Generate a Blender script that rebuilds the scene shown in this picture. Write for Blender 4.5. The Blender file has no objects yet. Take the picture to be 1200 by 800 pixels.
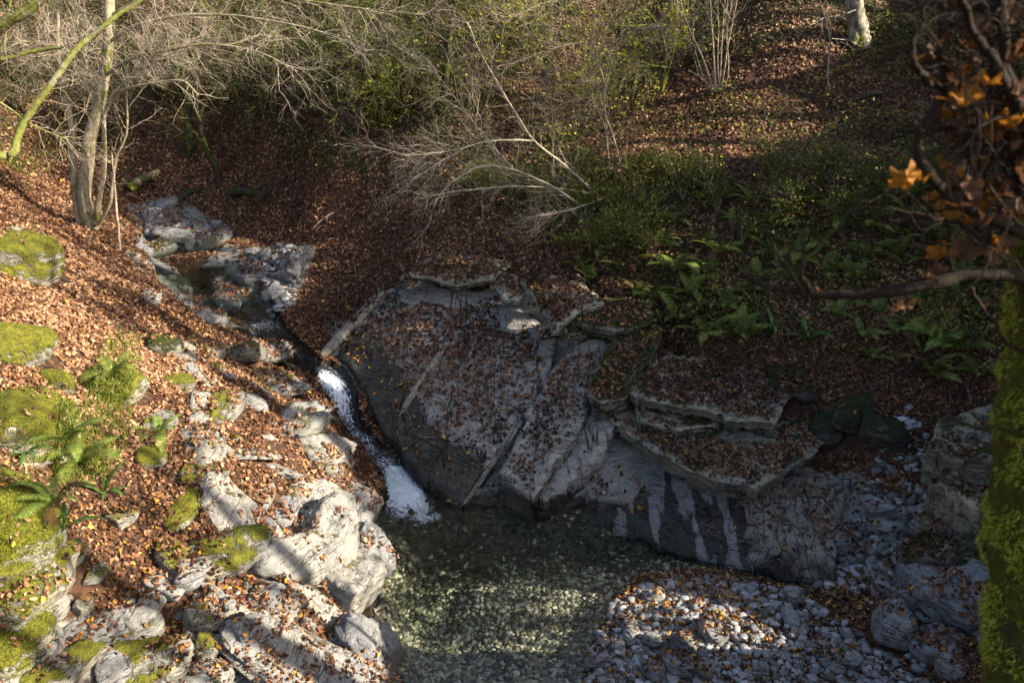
import bpy, bmesh, math, random
import numpy as np
from mathutils import Vector, Matrix, Euler
from mathutils.bvhtree import BVHTree
from mathutils.geometry import delaunay_2d_cdt

scene = bpy.context.scene
C = scene.collection
rnd = random.Random(7)
R = np.random.default_rng(11)
rad = math.radians

# ------------------------------------------------------------------ camera
CAM = np.array([0.0, 0.0, 8.0]); PITCH = rad(22.0); FPX = 933.33
cd = bpy.data.cameras.new('camera'); cam = bpy.data.objects.new('camera', cd); C.objects.link(cam)
cam.location = CAM; cam.rotation_euler = (rad(90) - PITCH, 0, 0)
cd.lens = 28; cd.sensor_width = 36; cd.clip_start = 0.05; cd.clip_end = 500
cd.dof.use_dof = True; cd.dof.focus_distance = 14.0; cd.dof.aperture_fstop = 2.6
scene.camera = cam
# ------------------------------------------------------------------ light
SUN_EL = 28.0; SUN_BACK = 15.0                                  # the sun stands to the right (+X), low autumn light
w = bpy.data.worlds.new("World"); scene.world = w; w.use_nodes = True
nt = w.node_tree; bg = nt.nodes['Background']
sky = nt.nodes.new('ShaderNodeTexSky'); sky.sky_type = 'NISHITA'; sky.sun_disc = False
sky.sun_elevation = rad(SUN_EL); sky.sun_rotation = rad(90 + SUN_BACK); sky.air_density = 1.0; sky.dust_density = 2.5; sky.ozone_density = 0.6
nt.links.new(sky.outputs[0], bg.inputs[0]); bg.inputs[1].default_value = 0.10
sd = bpy.data.lights.new('sun', 'SUN'); sun = bpy.data.objects.new('sun', sd); C.objects.link(sun)
sd.energy = 5.0; sd.angle = rad(0.53); sd.color = (1.0, 0.90, 0.74)
SDIR = Vector((math.cos(rad(SUN_EL)) * math.cos(rad(SUN_BACK)), -math.cos(rad(SUN_EL)) * math.sin(rad(SUN_BACK)), math.sin(rad(SUN_EL))))      # towards the sun
sun.rotation_euler = SDIR.to_track_quat('Z', 'Y').to_euler()
scene.view_settings.view_transform = 'Standard'; scene.view_settings.look = 'None'
scene.view_settings.gamma = 1; scene.view_settings.use_curve_mapping = False
scene.view_settings.exposure = 1.62
scene.render.engine = 'CYCLES'
scene.cycles.max_bounces = 6; scene.cycles.transparent_max_bounces = 12
scene.cycles.caustics_reflective = False; scene.cycles.caustics_refractive = False
scene.cycles.use_denoising = True
scene.cycles.sample_clamp_indirect = 4.0

# ------------------------------------------------------------------ helpers
CF = np.array([0, math.cos(PITCH), -math.sin(PITCH)]); CU = np.array([0, math.sin(PITCH), math.cos(PITCH)])
def ray(px, py):
    return CF + np.array([1., 0, 0]) * ((px - 600) / FPX) + CU * ((400 - py) / FPX)
def at_z(px, py, z):
    d = ray(px, py); return CAM + d * ((z - CAM[2]) / d[2])
def at_y(px, py, y):
    d = ray(px, py); return CAM + d * (y / d[1])
def to_px(P):
    P = np.asarray(P, float) - CAM
    dep = P @ CF
    dep = np.where(dep < 0.05, 0.05, dep)
    return 600 + FPX * P[..., 0] / dep, 400 - FPX * (P @ CU) / dep, dep

def _hash(ix, iy, iz, seed):
    n = (ix * 374761393 + iy * 668265263 + iz * 2147483647 + seed * 1274126177) & 0xFFFFFFFF
    n = ((n ^ (n >> 13)) * 1274126177) & 0xFFFFFFFF
    n = n ^ (n >> 16)
    return (n & 0xFFFF) / 65535.0
def vnoise(p, seed=0):
    p = np.asarray(p, float); i = np.floor(p).astype(np.int64); f = p - i; f = f * f * (3 - 2 * f)
    out = 0
    for dx in (0, 1):
        wx = f[..., 0] if dx else 1 - f[..., 0]
        for dy in (0, 1):
            wy = f[..., 1] if dy else 1 - f[..., 1]
            for dz in (0, 1):
                wz = f[..., 2] if dz else 1 - f[..., 2]
                out = out + wx * wy * wz * _hash(i[..., 0] + dx, i[..., 1] + dy, i[..., 2] + dz, seed)
    return out * 2 - 1
def fbm(p, oct=4, seed=0, gain=0.5):
    p = np.asarray(p, float); a = 1.0; s = 0; t = 0
    for k in range(oct):
        s = s + a * vnoise(p, seed + k * 17); t += a; a *= gain; p = p * 2.03 + 5.1
    return s / t
def fbm2(x, y, sc, oct=4, seed=0):
    return fbm(np.stack([x * sc, y * sc, np.zeros_like(x) + seed * 3.7], -1), oct, seed)
def smooth(a, b, x):
    t = np.clip((x - a) / (b - a), 0, 1); return t * t * (3 - 2 * t)

def seg_dist(px, py, line):
    """distance to polyline, and parameter (segment index + fraction)"""
    best = np.full(px.shape, 1e9); par = np.zeros(px.shape)
    for k in range(len(line) - 1):
        ax, ay = line[k][:2]; bx, by = line[k + 1][:2]
        vx, vy = bx - ax, by - ay; L = vx * vx + vy * vy + 1e-12
        t = np.clip(((px - ax) * vx + (py - ay) * vy) / L, 0, 1)
        d = np.hypot(px - ax - t * vx, py - ay - t * vy)
        m = d < best; best = np.where(m, d, best); par = np.where(m, k + t, par)
    return best, par
def in_poly(px, py, poly):
    ins = np.zeros(px.shape, bool); n = len(poly); j = n - 1
    for i in range(n):
        xi, yi = poly[i][:2]; xj, yj = poly[j][:2]
        c = ((yi > py) != (yj > py)) & (px < (xj - xi) * (py - yi) / (yj - yi + 1e-12) + xi)
        ins ^= c; j = i
    return ins
def sdf_poly(px, py, poly):
    d, _ = seg_dist(px, py, list(poly) + [poly[0]])
    return np.where(in_poly(px, py, poly), -d, d)

def new_mesh(name, V, F, mat=None, smooth_=True, parent=None, attrs=None):
    """V (n,3), F list of arrays (m,k)"""
    me = bpy.data.meshes.new(name)
    V = np.asarray(V, np.float32)
    if not isinstance(F, list): F = [F]
    F = [np.asarray(f, np.int32) for f in F if len(f)]
    nl = sum(f.size for f in F); npoly = sum(len(f) for f in F)
    me.vertices.add(len(V)); me.vertices.foreach_set('co', V.ravel())
    me.loops.add(nl); me.loops.foreach_set('vertex_index', np.concatenate([f.ravel() for f in F]))
    me.polygons.add(npoly)
    st = []; o = 0
    for f in F:
        k = f.shape[1]; st.append(o + np.arange(len(f)) * k); o += f.size
    me.polygons.foreach_set('loop_start', np.concatenate(st).astype(np.int32))
    me.update(calc_edges=True)
    if smooth_: me.polygons.foreach_set('use_smooth', np.ones(npoly, bool))
    if attrs:
        for k, a in attrs.items():
            at = me.attributes.new(k, 'FLOAT', 'POINT'); at.data.foreach_set('value', np.asarray(a, np.float32))
    if mat: me.materials.append(mat)
    o = bpy.data.objects.new(name, me); C.objects.link(o)
    if parent: o.parent = parent
    return o
def tag(o, label=None, cat=None, group=None, kind=None):
    if label: o['label'] = label
    if cat: o['category'] = cat
    if group: o['group'] = group
    if kind: o['kind'] = kind
    return o
def empty(name, loc, label, cat, group=None):
    o = bpy.data.objects.new(name, None); C.objects.link(o); o.location = loc; o.empty_display_size = 0.1
    return tag(o, label, cat, group)

class MB:
    """collects tubes / quads into one mesh"""
    def __init__(s): s.V = []; s.Q = []; s.T = []; s.n = 0
    def add(s, V, Q=None, T=None):
        V = np.asarray(V, float); s.V.append(V)
        if Q is not None and len(Q): s.Q.append(np.asarray(Q, int) + s.n)
        if T is not None and len(T): s.T.append(np.asarray(T, int) + s.n)
        s.n += len(V)
    def tube(s, P, rads, sides=6, cap=True, lump=0.0):
        P = np.asarray(P, float); n = len(P); rads = np.asarray(rads, float)
        T = np.gradient(P, axis=0); T /= np.linalg.norm(T, axis=1, keepdims=True) + 1e-9
        ref = np.array([0.31, 0.17, 0.94]) if abs(T[0][2]) < 0.9 else np.array([0.9, 0.4, 0.1])
        A = np.cross(T, ref); A /= np.linalg.norm(A, axis=1, keepdims=True) + 1e-9
        B = np.cross(T, A)
        th = np.arange(sides) * 2 * math.pi / sides
        rr = rads[:, None] * np.ones((1, sides))
        if lump: rr = rr * (1 + lump * R.standard_normal((n, sides)))
        V = P[:, None] + rr[..., None] * (np.cos(th)[None, :, None] * A[:, None] + np.sin(th)[None, :, None] * B[:, None])
        i = np.arange(n - 1)[:, None] * sides; j = np.arange(sides)[None]; k = (j + 1) % sides
        Q = np.stack([i + j, i + k, i + sides + k, i + sides + j], -1).reshape(-1, 4)
        s.add(V.reshape(-1, 3), Q)
        if cap and sides == 4: s.Q.append(np.array([[3, 2, 1, 0]]) + s.n - n * sides); s.Q.append(np.array([[0, 1, 2, 3]]) + s.n - sides)
    def build(s, name, mat, parent=None, smooth_=True, origin=None):
        V = np.concatenate(s.V)
        if origin is not None: V = V - np.asarray(origin)
        F = []
        if s.Q: F.append(np.concatenate(s.Q))
        if s.T: F.append(np.concatenate(s.T))
        return new_mesh(name, V, F, mat, smooth_, parent)

# ------------------------------------------------------------------ materials
class NT:
    def __init__(s, name):
        s.m = bpy.data.materials.new(name); s.m.use_nodes = True; s.t = s.m.node_tree
        s.b = s.t.nodes['Principled BSDF']; s.out = s.t.nodes['Material Output']
    def n(s, typ, ins=None, **kw):
        x = s.t.nodes.new('ShaderNode' + typ)
        for k, v in kw.items(): setattr(x, k, v)
        for k, v in (ins or {}).items(): s.set(x.inputs[k], v)
        return x
    def set(s, sock, v):
        if isinstance(v, bpy.types.NodeSocket): s.t.links.new(v, sock)
        elif isinstance(v, bpy.types.Node): s.t.links.new(v.outputs[0], sock)
        else: sock.default_value = v
    def noise(s, sc, det=4, rough=0.55, vec=None, dist=0.0):
        x = s.n('TexNoise', {'Scale': sc, 'Detail': det, 'Roughness': rough, 'Distortion': dist})
        if vec is not None: s.set(x.inputs['Vector'], vec)
        return x.outputs[0]
    def ramp(s, fac, stops, interp='LINEAR'):
        x = s.n('ValToRGB'); e = x.color_ramp.elements; x.color_ramp.interpolation = interp
        while len(e) < len(stops): e.new(0.5)
        for k, (p, c) in enumerate(stops):
            e[k].position = p; e[k].color = (*c, 1) if len(c) == 3 else c
        s.set(x.inputs[0], fac); return x.outputs[0]
    def mix(s, f, a, b, mode='MIX'):
        x = s.n('Mix', data_type='RGBA', blend_type=mode)
        s.set(x.inputs[0], f)
        for sock, v in ((x.inputs[6], a), (x.inputs[7], b)):
            if isinstance(v, tuple): v = (*v[:3], 1)
            s.set(sock, v)
        return x.outputs[2]
    def math(s, op, a, b=0.0, clamp=False):
        x = s.n('Math', operation=op, use_clamp=clamp); s.set(x.inputs[0], a); s.set(x.inputs[1], b); return x.outputs[0]
    def rng(s, v, a, b, c=0.0, d=1.0):
        x = s.n('MapRange', {'Value': v, 'From Min': a, 'From Max': b, 'To Min': c, 'To Max': d}, interpolation_type='SMOOTHSTEP'); return x.outputs[0]
    def attr(s, name):
        return s.n('Attribute', attribute_name=name).outputs['Fac']
    def bump(s, h, st=0.5, dist=0.02):
        x = s.n('Bump', {'Strength': st, 'Distance': dist, 'Height': h}); s.set(s.b.inputs['Normal'], x); return x
    def geo(s): return s.n('NewGeometry')
    def fin(s, col, rough=0.9, spec=0.2):
        s.set(s.b.inputs['Base Color'], (*col, 1) if isinstance(col, tuple) else col)
        s.set(s.b.inputs['Roughness'], rough); s.b.inputs['Specular IOR Level'].default_value = spec
        return s.m
def pos_vec(m, scale=(1, 1, 1), rot=(0, 0, 0), obj=False):
    src = m.n('TexCoord').outputs['Object'] if obj else m.geo().outputs['Position']
    return m.n('Mapping', {'Vector': src, 'Scale': scale, 'Rotation': rot}).outputs[0]

def rock_color(m, vec, base, warm, dark, seed=0.0):
    """weathered limestone: blotches, thin bedding bands, cracks; returns colour and bump height"""
    big = m.noise(1.3, 5, .6, vec)
    fine = m.math('ADD', m.math('MULTIPLY', m.noise(14, 6, .65, vec), .65), m.math('MULTIPLY', m.noise(60, 4, .7, vec), .35))
    band = m.noise(5.0, 5, .6, m.n('Mapping', {'Vector': vec, 'Scale': (.35, .35, 3.2), 'Rotation': (.35, -.25, .4)}).outputs[0], .8)
    c = m.mix(m.rng(big, .35, .68), base, warm)
    c = m.mix(m.rng(band, .50, .70, 0, .55), c, dark)
    c = m.mix(m.rng(fine, .34, .62, .65, 0.0), c, tuple(x * .5 for x in dark))
    thin = m.rng(m.math('ABSOLUTE', m.math('SUBTRACT', band, .5)), 0.0, .022, .8, 0.0)
    thin = m.math('MULTIPLY', thin, m.rng(m.noise(2.3, 3, .5, vec), .42, .55))
    c = m.mix(thin, c, tuple(x * .35 for x in dark))
    vor = m.n('TexVoronoi', {'Scale': 2.6, 'Vector': m.mix(.45, vec, m.n('TexNoise', {'Scale': 1.7, 'Detail': 5, 'Vector': vec}).outputs[1], 'ADD')}, feature='DISTANCE_TO_EDGE').outputs[0]
    crack = m.rng(vor, 0.0, 0.022, 1, 0)
    crack = m.math('MULTIPLY', crack, m.rng(m.noise(1.4, 3, .5, vec), .50, .62, 0, .8))
    c = m.mix(crack, c, tuple(x * .25 for x in dark))
    h = m.math('ADD', m.math('MULTIPLY', band, 1.6), m.math('ADD', fine, m.math('MULTIPLY', m.math('ADD', crack, thin), -1.0)))
    return c, h

def mat_rock(name, base=(.40, .385, .35), warm=(.46, .42, .34), dark=(.20, .20, .20), moss=0.0, moss_col=(.10, .115, .015), wet=False, rough=.85, stripe=False, blocky=False, joints=False):
    m = NT(name); vec = pos_vec(m)
    c, h = rock_color(m, vec, base, warm, dark)
    if joints:      # long joints down the dip, and worn pale rims where a plate breaks off
        jn = m.noise(1.7, 4, .55, m.n('Mapping', {'Vector': vec, 'Rotation': (0, 0, .43), 'Scale': (1.0, .13, .13)}).outputs[0])
        jk = m.rng(m.math('ABSOLUTE', m.math('SUBTRACT', jn, .5)), 0.0, .010, .9, 0.0)
        jk = m.math('MULTIPLY', jk, m.rng(m.noise(.9, 2, .5, vec), .40, .55))
        sw = m.rng(jn, .38, .66, 0, 1)
        c = m.mix(m.math('MULTIPLY', sw, .35), c, warm)
        c = m.mix(jk, c, (.03, .026, .022)); h = m.math('ADD', h, m.math('ADD', m.math('MULTIPLY', jk, -3.0), m.math('MULTIPLY', jn, 3.0)))
        rm = m.math('MULTIPLY', m.attr('rim'), m.rng(m.noise(4.0, 4, .6, vec), .40, .62))
        c = m.mix(m.math('MULTIPLY', rm, .7), c, tuple(min(.55, x * 1.55) for x in warm))
    if blocky:
        bv = m.n('TexVoronoi', {'Scale': 1.0, 'Vector': m.n('Mapping', {'Vector': m.mix(.22, vec, m.n('TexNoise', {'Scale': 2.4, 'Detail': 4, 'Vector': vec}).outputs[1], 'ADD'), 'Rotation': (0, 0, .43), 'Scale': (7.5, 1.9, 1.9)}).outputs[0]}, feature='DISTANCE_TO_EDGE').outputs[0]
        ck = m.math('MULTIPLY', m.rng(bv, .0, .045, .8, 0), m.rng(m.noise(1.6, 3, .6, vec), .36, .56))
        c = m.mix(m.rng(m.noise(3.1, 2, .5, vec), .4, .6, .0, .45), c, tuple(x * .55 for x in warm)); c = m.mix(ck, c, (.05, .04, .03)); h = m.math('ADD', h, m.math('MULTIPLY', ck, -3.0))
    oi = m.n('ObjectInfo').outputs['Random']
    c = m.mix(1.0, c, m.ramp(oi, [(0, (.78, .78, .8)), (1, (1.08, 1.05, 1.0))]), 'MULTIPLY')
    if moss > 0:
        g = m.geo(); sep = m.n('SeparateXYZ', {'Vector': g.outputs['Normal']})
        mn = m.noise(2.2, 5, .65, vec)
        mn = m.math('ADD', m.math('MULTIPLY', mn, .72), m.math('MULTIPLY', m.noise(13, 4, .7, vec), .28))
        f = m.math('ADD', mn, m.math('MULTIPLY', sep.outputs['Z'], .18))
        mk = m.rng(f, .74 - moss * .42, .82 - moss * .42)
        mn2 = m.noise(9, 4, .6, vec)
        mc = m.ramp(mn2, [(.25, tuple(x * .45 for x in moss_col)), (.5, tuple(x * 1.0 for x in moss_col)), (.8, (moss_col[0] * 1.5, moss_col[1] * 1.4, moss_col[2] * 1.3))])
        mc = m.mix(m.rng(m.noise(2.7, 5, .65, vec),     .50, .70, 0, .5), mc, (moss_col[0] * .45, moss_col[1] * .62, moss_col[2] * .6))
        mc = m.mix(m.rng(m.noise(5.5, 4, .65, vec), .60, .72, 0, .55), mc, (.11, .08, .032))
        c = m.mix(mk, c, mc)
        mh = m.math('ADD', m.noise(70, 3, .7, vec), m.math('MULTIPLY', m.noise(9, 3, .6, vec), 2.5))
        h = m.math('ADD', h, m.math('MULTIPLY', mk, m.math('MULTIPLY', mh, 2.0)))
    r = rough
    if wet:
        a = m.attr('wet')
        a = m.rng(m.math('ADD', a, m.math('MULTIPLY', m.math('SUBTRACT', m.noise(2.5, 4, .6, vec), .5), .9)), .35, .6)
        if stripe:
            st = m.noise(2.6, 3, .5, m.n('Mapping', {'Vector': vec, 'Rotation': (0, 0, .43), 'Scale': (1.0, .16, .16)}).outputs[0])
            a = m.rng(m.math('ADD', st, m.math('MULTIPLY', m.noise(6, 3, .6, vec), .12)), .60, .57)
        c = m.mix(a, c, m.mix(1.0, c, (.20, .195, .17), 'MULTIPLY'))
        r = m.rng(a, 0, 1, rough, .34)
    m.bump(h, .9, .045)
    return m.fin(c, r, .3)
# ------------------------------------------------------------------ terrain
SLAB_A, SLAB_B, SLAB_C = -5.706, 0.23, 0.4996            # plane of the big bedrock slab
SLAB_N = np.array([-SLAB_B, -SLAB_C, 1.0]); SLAB_N /= np.linalg.norm(SLAB_N)
def at_slab(px, py, off=0.0):
    d = ray(px, py); a = SLAB_A + off
    t = (a + SLAB_B * CAM[0] + SLAB_C * CAM[1] - CAM[2]) / (d[2] - SLAB_B * d[0] - SLAB_C * d[1])
    return CAM + d * t
PTS = [ # px, py, z
 (480,640,-.9),(520,610,-1.0),(600,620,-1.0),(700,625,-.9),(800,640,-.6),(900,655,-.25),(560,680,-.50),(640,690,-.28),(700,670,-.28),
 (470,720,-.8),(520,770,-.5),(600,760,-.4),(660,790,-.2),(560,800,-.5),(780,668,-.15),(460,690,-.9),
 (720,700,.03),(700,760,.04),(690,800,.04),(800,690,.07),(880,680,.06),(850,740,.17),(780,760,.13),(900,790,.24),(960,730,.17),(1000,800,.26),
 (940,700,.1),(1000,690,.05),(1040,740,.18),(1080,800,.30),
 (980,650,.1),(1040,620,.5),(1000,600,.5),(1060,660,.35),(1090,710,.35),(1050,570,1.0),(1040,520,1.5),(1030,460,2.0),(960,560,.7),(930,610,.25),(880,600,.2),
 (1125,670,.55),(1140,620,.9),(1120,580,1.1),(1110,540,1.4),(1150,540,1.75),(1130,480,2.0),(1180,470,2.4),(1160,720,.5),
 (1000,400,2.6),(1100,400,2.75),(1190,380,3.2),(950,340,3.1),(1050,330,3.4),(1150,300,3.85),(850,330,3.1),(800,420,2.2),(860,400,2.45),(930,440,2.1),
 (570,305,2.95),(480,270,3.0),(600,250,3.65),(700,330,3.0),(760,250,4.1),(700,200,4.75),(900,250,4.3),(1000,250,4.4),(1130,230,4.75),
 (700,178,5.05),(900,183,5.15),(1100,183,5.25),(900,175,5.22),(700,171,5.12),(1080,174,5.3),(800,100,6.4),(950,100,6.5),(1005,50,7.45),(1150,80,6.85),(700,50,7.3),(600,100,6.2),(600,0,8.6),(900,0,8.5),(1190,0,8.6),
 (380,330,1.75),(400,280,2.4),(330,270,2.2),(420,240,3.1),(300,240,2.7),(250,215,3.0),(150,220,2.7),(200,250,2.15),(180,280,1.85),(230,160,4.2),(100,190,3.7),(60,215,3.1),
 (60,150,4.3),(60,80,6.25),(60,0,8.75),(200,130,5.05),(200,60,6.9),(300,0,8.7),(400,170,4.65),(400,80,6.6),(450,0,8.6),(500,180,4.6),
 (385,435,.7),(350,420,.95),(330,390,1.1),(290,360,1.25),(250,330,1.4),(205,300,1.4),(230,292,1.4),(450,530,.0),(420,480,.3),
 (330,305,1.9),(350,330,1.8),(300,300,1.85),
 (190,330,2.05),(160,290,2.3),(230,365,1.95),(270,390,1.8),(330,430,1.5),(380,490,1.1),(420,560,.6),(435,590,.3),(430,640,.35),(440,690,.3),(430,750,.35),(440,800,.2),
 (300,480,1.75),(340,540,1.4),(380,620,.95),(300,600,1.55),(330,680,1.1),(250,560,2.0),(250,680,1.5),(330,760,1.0),(250,780,1.1),(150,700,1.75),(100,780,1.75),(20,790,2.0),
 (150,620,2.1),(100,600,2.35),(200,500,2.3),(130,530,2.55),(60,560,2.75),(110,470,2.85),(150,440,2.75),
 (30,450,3.3),(100,400,3.15),(60,340,3.3),(150,350,2.95),(200,400,2.4),(250,430,2.0),(100,300,3.05),(60,260,3.15),(120,270,2.75),(10,560,3.2),(0,640,2.9),
]
SLABPTS = [(475,340),(560,345),(620,400),(700,420),(430,400),(520,430),(600,480),(480,500),(560,550),(660,500),(740,420),(650,570),(760,480),(820,520),(700,560),(800,570)]
PE = (-4.74, .27, .36)                                   # lower slab that dips under the pool
def at_plane(px, py, pl, off=0.0):
    d = ray(px, py); t = (pl[0] + off + pl[1] * CAM[0] + pl[2] * CAM[1] - CAM[2]) / (d[2] - pl[1] * d[0] - pl[2] * d[1])
    return CAM + d * t
W = [np.array([*at_z(p[0], p[1], 0.0)[:2], p[2] * .5]) if k < 16 else at_z(*p) for k, p in enumerate(PTS)] + [at_plane(px, py, PE, -.25) if (px >= 740 and py > 470) else at_slab(px, py, -.28) for px, py in SLABPTS]
ANCH = [(9.5,12,4.8),(0,0,-.5),(0,4,-.45),(-1,-4,-.5),(2.6,5,.6),(3.6,2,3.6),(4.5,5,2.2),(6,7.3,1.2),(8.5,8.5,3.0),(8,5.0,4.5),(6,0,6),(-3.5,3,2.2),(-6,4,4.2),(-9,7,5.2),
        (-12,9,6),(-13,13,6.2),(-14,17,6.3),(-17,22,6.8),(-20,28,7.5),(-24,36,12),(-10,40,15),(0,36,14.5),(10,36,15.5),(20,36,17),(0,48,33),(20,48,33),(-20,48,31),(14,27,11.5),(12.5,15,6.4),(15,20,9),(20,9.4,6.5)]
W = np.array(W + [np.array(a, float) for a in ANCH])
W = np.concatenate([W, np.array([[-45,15,12],[-45,45,20],[45,45,27],[45,10,14],[-45,-5,12],[45,-5,16],[0,75,60],[-45,75,60],[45,75,60],[20,-6,10]], float)])  # far slopes raised above the frame to keep open sky off the water
def tps_fit(W, lam=.015):
    X = W[:, :2]; n = len(X)
    d2 = ((X[:, None] - X[None]) ** 2).sum(-1); K = .5 * d2 * np.log(d2 + 1e-9)
    A = np.zeros((n + 3, n + 3)); A[:n, :n] = K + lam * np.eye(n) * 10; A[:n, n] = 1; A[:n, n + 1:] = X; A[n, :n] = 1; A[n + 1:, :n] = X.T
    return np.linalg.solve(A, np.concatenate([W[:, 2], [0, 0, 0]]))
TC = tps_fit(W)
def tps(x, y):
    out = TC[-3] + TC[-2] * x + TC[-1] * y
    X = W[:, :2]; sh = x.shape; x = x.ravel(); y = y.ravel(); out = out.ravel().copy()
    for s in range(0, len(x), 40000):
        d2 = (x[s:s+40000, None] - X[None, :, 0]) ** 2 + (y[s:s+40000, None] - X[None, :, 1]) ** 2
        out[s:s+40000] += (.5 * d2 * np.log(d2 + 1e-9)) @ TC[:-3]
    return out.reshape(sh)

POOL_PX = [(428,606),(455,586),(500,588),(540,594),(580,590),(620,594),(680,590),(740,597),(800,613),(850,629),(900,643),(955,655),(985,672),(950,690),(905,684),(850,668),(800,667),(745,679),(718,700),(702,740),(692,770),(682,812),(640,1000),(430,1000),(445,812),(438,770),(428,740),(436,700),(446,665),(428,636)]
POOL = [at_z(px, py, 0) for px, py in POOL_PX]
UP_PX = [(165,294),(200,288),(250,288),(266,302),(255,318),(235,330),(205,322),(180,308)]
UPOOL = [at_z(px, py, 1.8) for px, py in UP_PX]
STREAM = [(232,318,1.80,.9),(255,335,1.74,.95),(275,350,1.64,.75),(292,366,1.52,.5),(312,390,1.44,.36),(338,412,1.36,.32),(360,426,1.29,.24),(385,436,1.15,.27),(402,464,.86,.21),(412,494,.58,.13),(437,526,.34,.16),(466,556,.12,.28),(488,582,.03,.40),(504,604,0.0,.5)]
STW = [(*at_z(a, b, z)[:2], z, hw) for a, b, z, hw in STREAM]
STZ = np.array([s[2] for s in STW]); STH = np.array([s[3] for s in STW]); STI = np.arange(len(STW))

def soft(px, py, dep, poly, blur):
    return smooth(blur, -blur, sdf_poly(px, py, poly)) * (dep > 1.0)
ROCKP = [ # polygons of bare bedrock in the ground, blur in px
 ([(318,640),(335,560),(370,510),(430,560),(442,600),(432,640),(448,670),(432,700),(445,810),(290,810),(335,740),(320,690)], 22, .8),
 ([(40,740),(130,700),(230,660),(300,720),(300,810),(-10,810)], 25, .6),
 ([(240,286),(372,288),(350,345),(300,372),(250,345)], 10, .9),
 ([(150,282),(200,318),(275,372),(345,425),(430,575),(400,560),(310,440),(235,378),(140,300)], 8, .6),
 ([(890,640),(860,560),(940,550),(1000,555),(1090,600),(1100,690),(1040,690),(960,660)], 18, .75),
 ([(1085,520),(1120,500),(1200,560),(1200,810),(1120,720),(1095,630)], 14, .9),
 ([(145,240),(205,228),(275,268),(255,294),(165,292)], 8, .7),
 ([(380,380),(640,330),(760,400),(900,600),(520,590),(400,440)], 10, .9),
]
GRAVP = [([(428,600),(700,590),(985,672),(700,815),(440,815)], 8)]
MOSSP = [([(100,470),(110,420),(140,385),(165,400),(150,470),(120,540),(80,545)], 12),([(-20,540),(40,560),(70,640),(60,760),(-20,790)], 16)]
GREENP = [([(430,215),(560,170),(720,185),(740,250),(660,290),(560,265),(470,240)], 30),([(680,240),(800,200),(1150,200),(1200,420),(1050,420),(840,420),(740,390),(690,300)], 30),([(0,90),(70,80),(150,150),(130,200),(30,215),(-10,190)], 15),([(400,60),(640,40),(660,150),(520,190),(420,150)], 30),([(300,120),(430,140),(440,210),(330,200)],20),([(-40,-60),(700,-60),(680,60),(560,90),(420,80),(300,110),(130,120),(-40,90)],25),([(700,0),(900,-60),(1250,-60),(1250,60),(1050,100),(900,60),(760,120)],30)]
def fields(x, y, z):
    px, py, dep = to_px(np.stack([x, y, z], -1))
    rock = np.zeros_like(x)
    for poly, b, a in ROCKP: rock = np.maximum(rock, a * soft(px, py, dep, poly, b))
    rock = np.maximum(rock * (1 - .5 * soft(px, py, dep, LEFTP, 20)), 1.15 * soft(px, py, dep, LEFTP, 28) * smooth(.52, .85, ribs(x, y) + .25 * fbm2(x, y, 3.5, 3, 97)))
    grav = np.zeros_like(x)
    for poly, b in GRAVP: grav = np.maximum(grav, soft(px, py, dep, poly, b))
    green = np.zeros_like(x)
    for poly, b in GREENP: green = np.maximum(green, soft(px, py, dep, poly, b))
    moss = np.zeros_like(x)
    for poly, b in MOSSP: moss = np.maximum(moss, soft(px, py, dep, poly, b))
    return rock, grav, green, moss

def ridge(x, y):
    """unseen hillside on the right, crest shaped to set where sun and shade fall"""
    q = y + .268 * x                                       # constant along a sunbeam
    xc = (.72 * q + 5.5) / 1.193
    R_ = np.interp(q, [-5, 4, 7.2, 8.3, 8.8, 9.2, 9.6, 10.1, 10.7, 11.3, 12, 14.8, 15.6, 17.4, 18.0, 18.8, 21.4, 22.4, 24, 28, 34], [4.5, 5.0, 6.0, 6.8, 5.3, 3.9, 3.4, 4.2, 6.2, 8.1, 8.8, 10.5, 9.0, 9.3, 11.6, 10.9, 11.0, 12.8, 12.8, 15, 18])
    R_ = R_ + .30 * fbm2(q, q * 0, .9, 3, 5)
    d = x - xc
    f = np.where(d < 0, smooth(-4.6, 0, d), 1.0)
    return R_, f
def sun_notch(x, y, z):
    """notch added in the unseen right slope, letting sun onto the gravel bar"""
    q = y + .268 * x
    k = smooth(6.6, 7.6, x) * smooth(8.0, 8.3, q) * smooth(11.6, 11.2, q)
    cap = .05 + (x - 3.0) * .55 - .25 + np.interp(q, [8.2, 8.8, 9.2, 10.0, 10.6, 11.3], [3.2, 1.4, 0, .2, 2.0, 4.2]) + .25 * fbm2(q, q * 0 + 3, 2.0, 3, 6)
    return np.where(z > cap, z + (cap - z) * k, z)
def ribs(x, y):
    """tilted beds of the left bank: long ribs running down beside the stream, 0..1"""
    u = .80 * x + .60 * y; w_ = .60 * x - .80 * y
    n = fbm(np.stack([u * 1.0 + .5 * fbm2(x, y, .7, 3, 91), w_ * .42, u * 0 + 4.4], -1), 4, 90)
    r = 1 - np.abs(n) * 2.3
    n2 = fbm(np.stack([u * .5, w_ * 1.5 + .4 * fbm2(x, y, 1.1, 3, 93), u * 0 + 9.1], -1), 3, 94)
    return np.clip(r, 0, 1) ** 1.6 * smooth(-.28, .12, n2)
LEFTP = [(205,400),(270,385),(345,430),(395,490),(440,575),(445,660),(440,820),(150,820),(190,700),(230,560),(205,470)]
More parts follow.
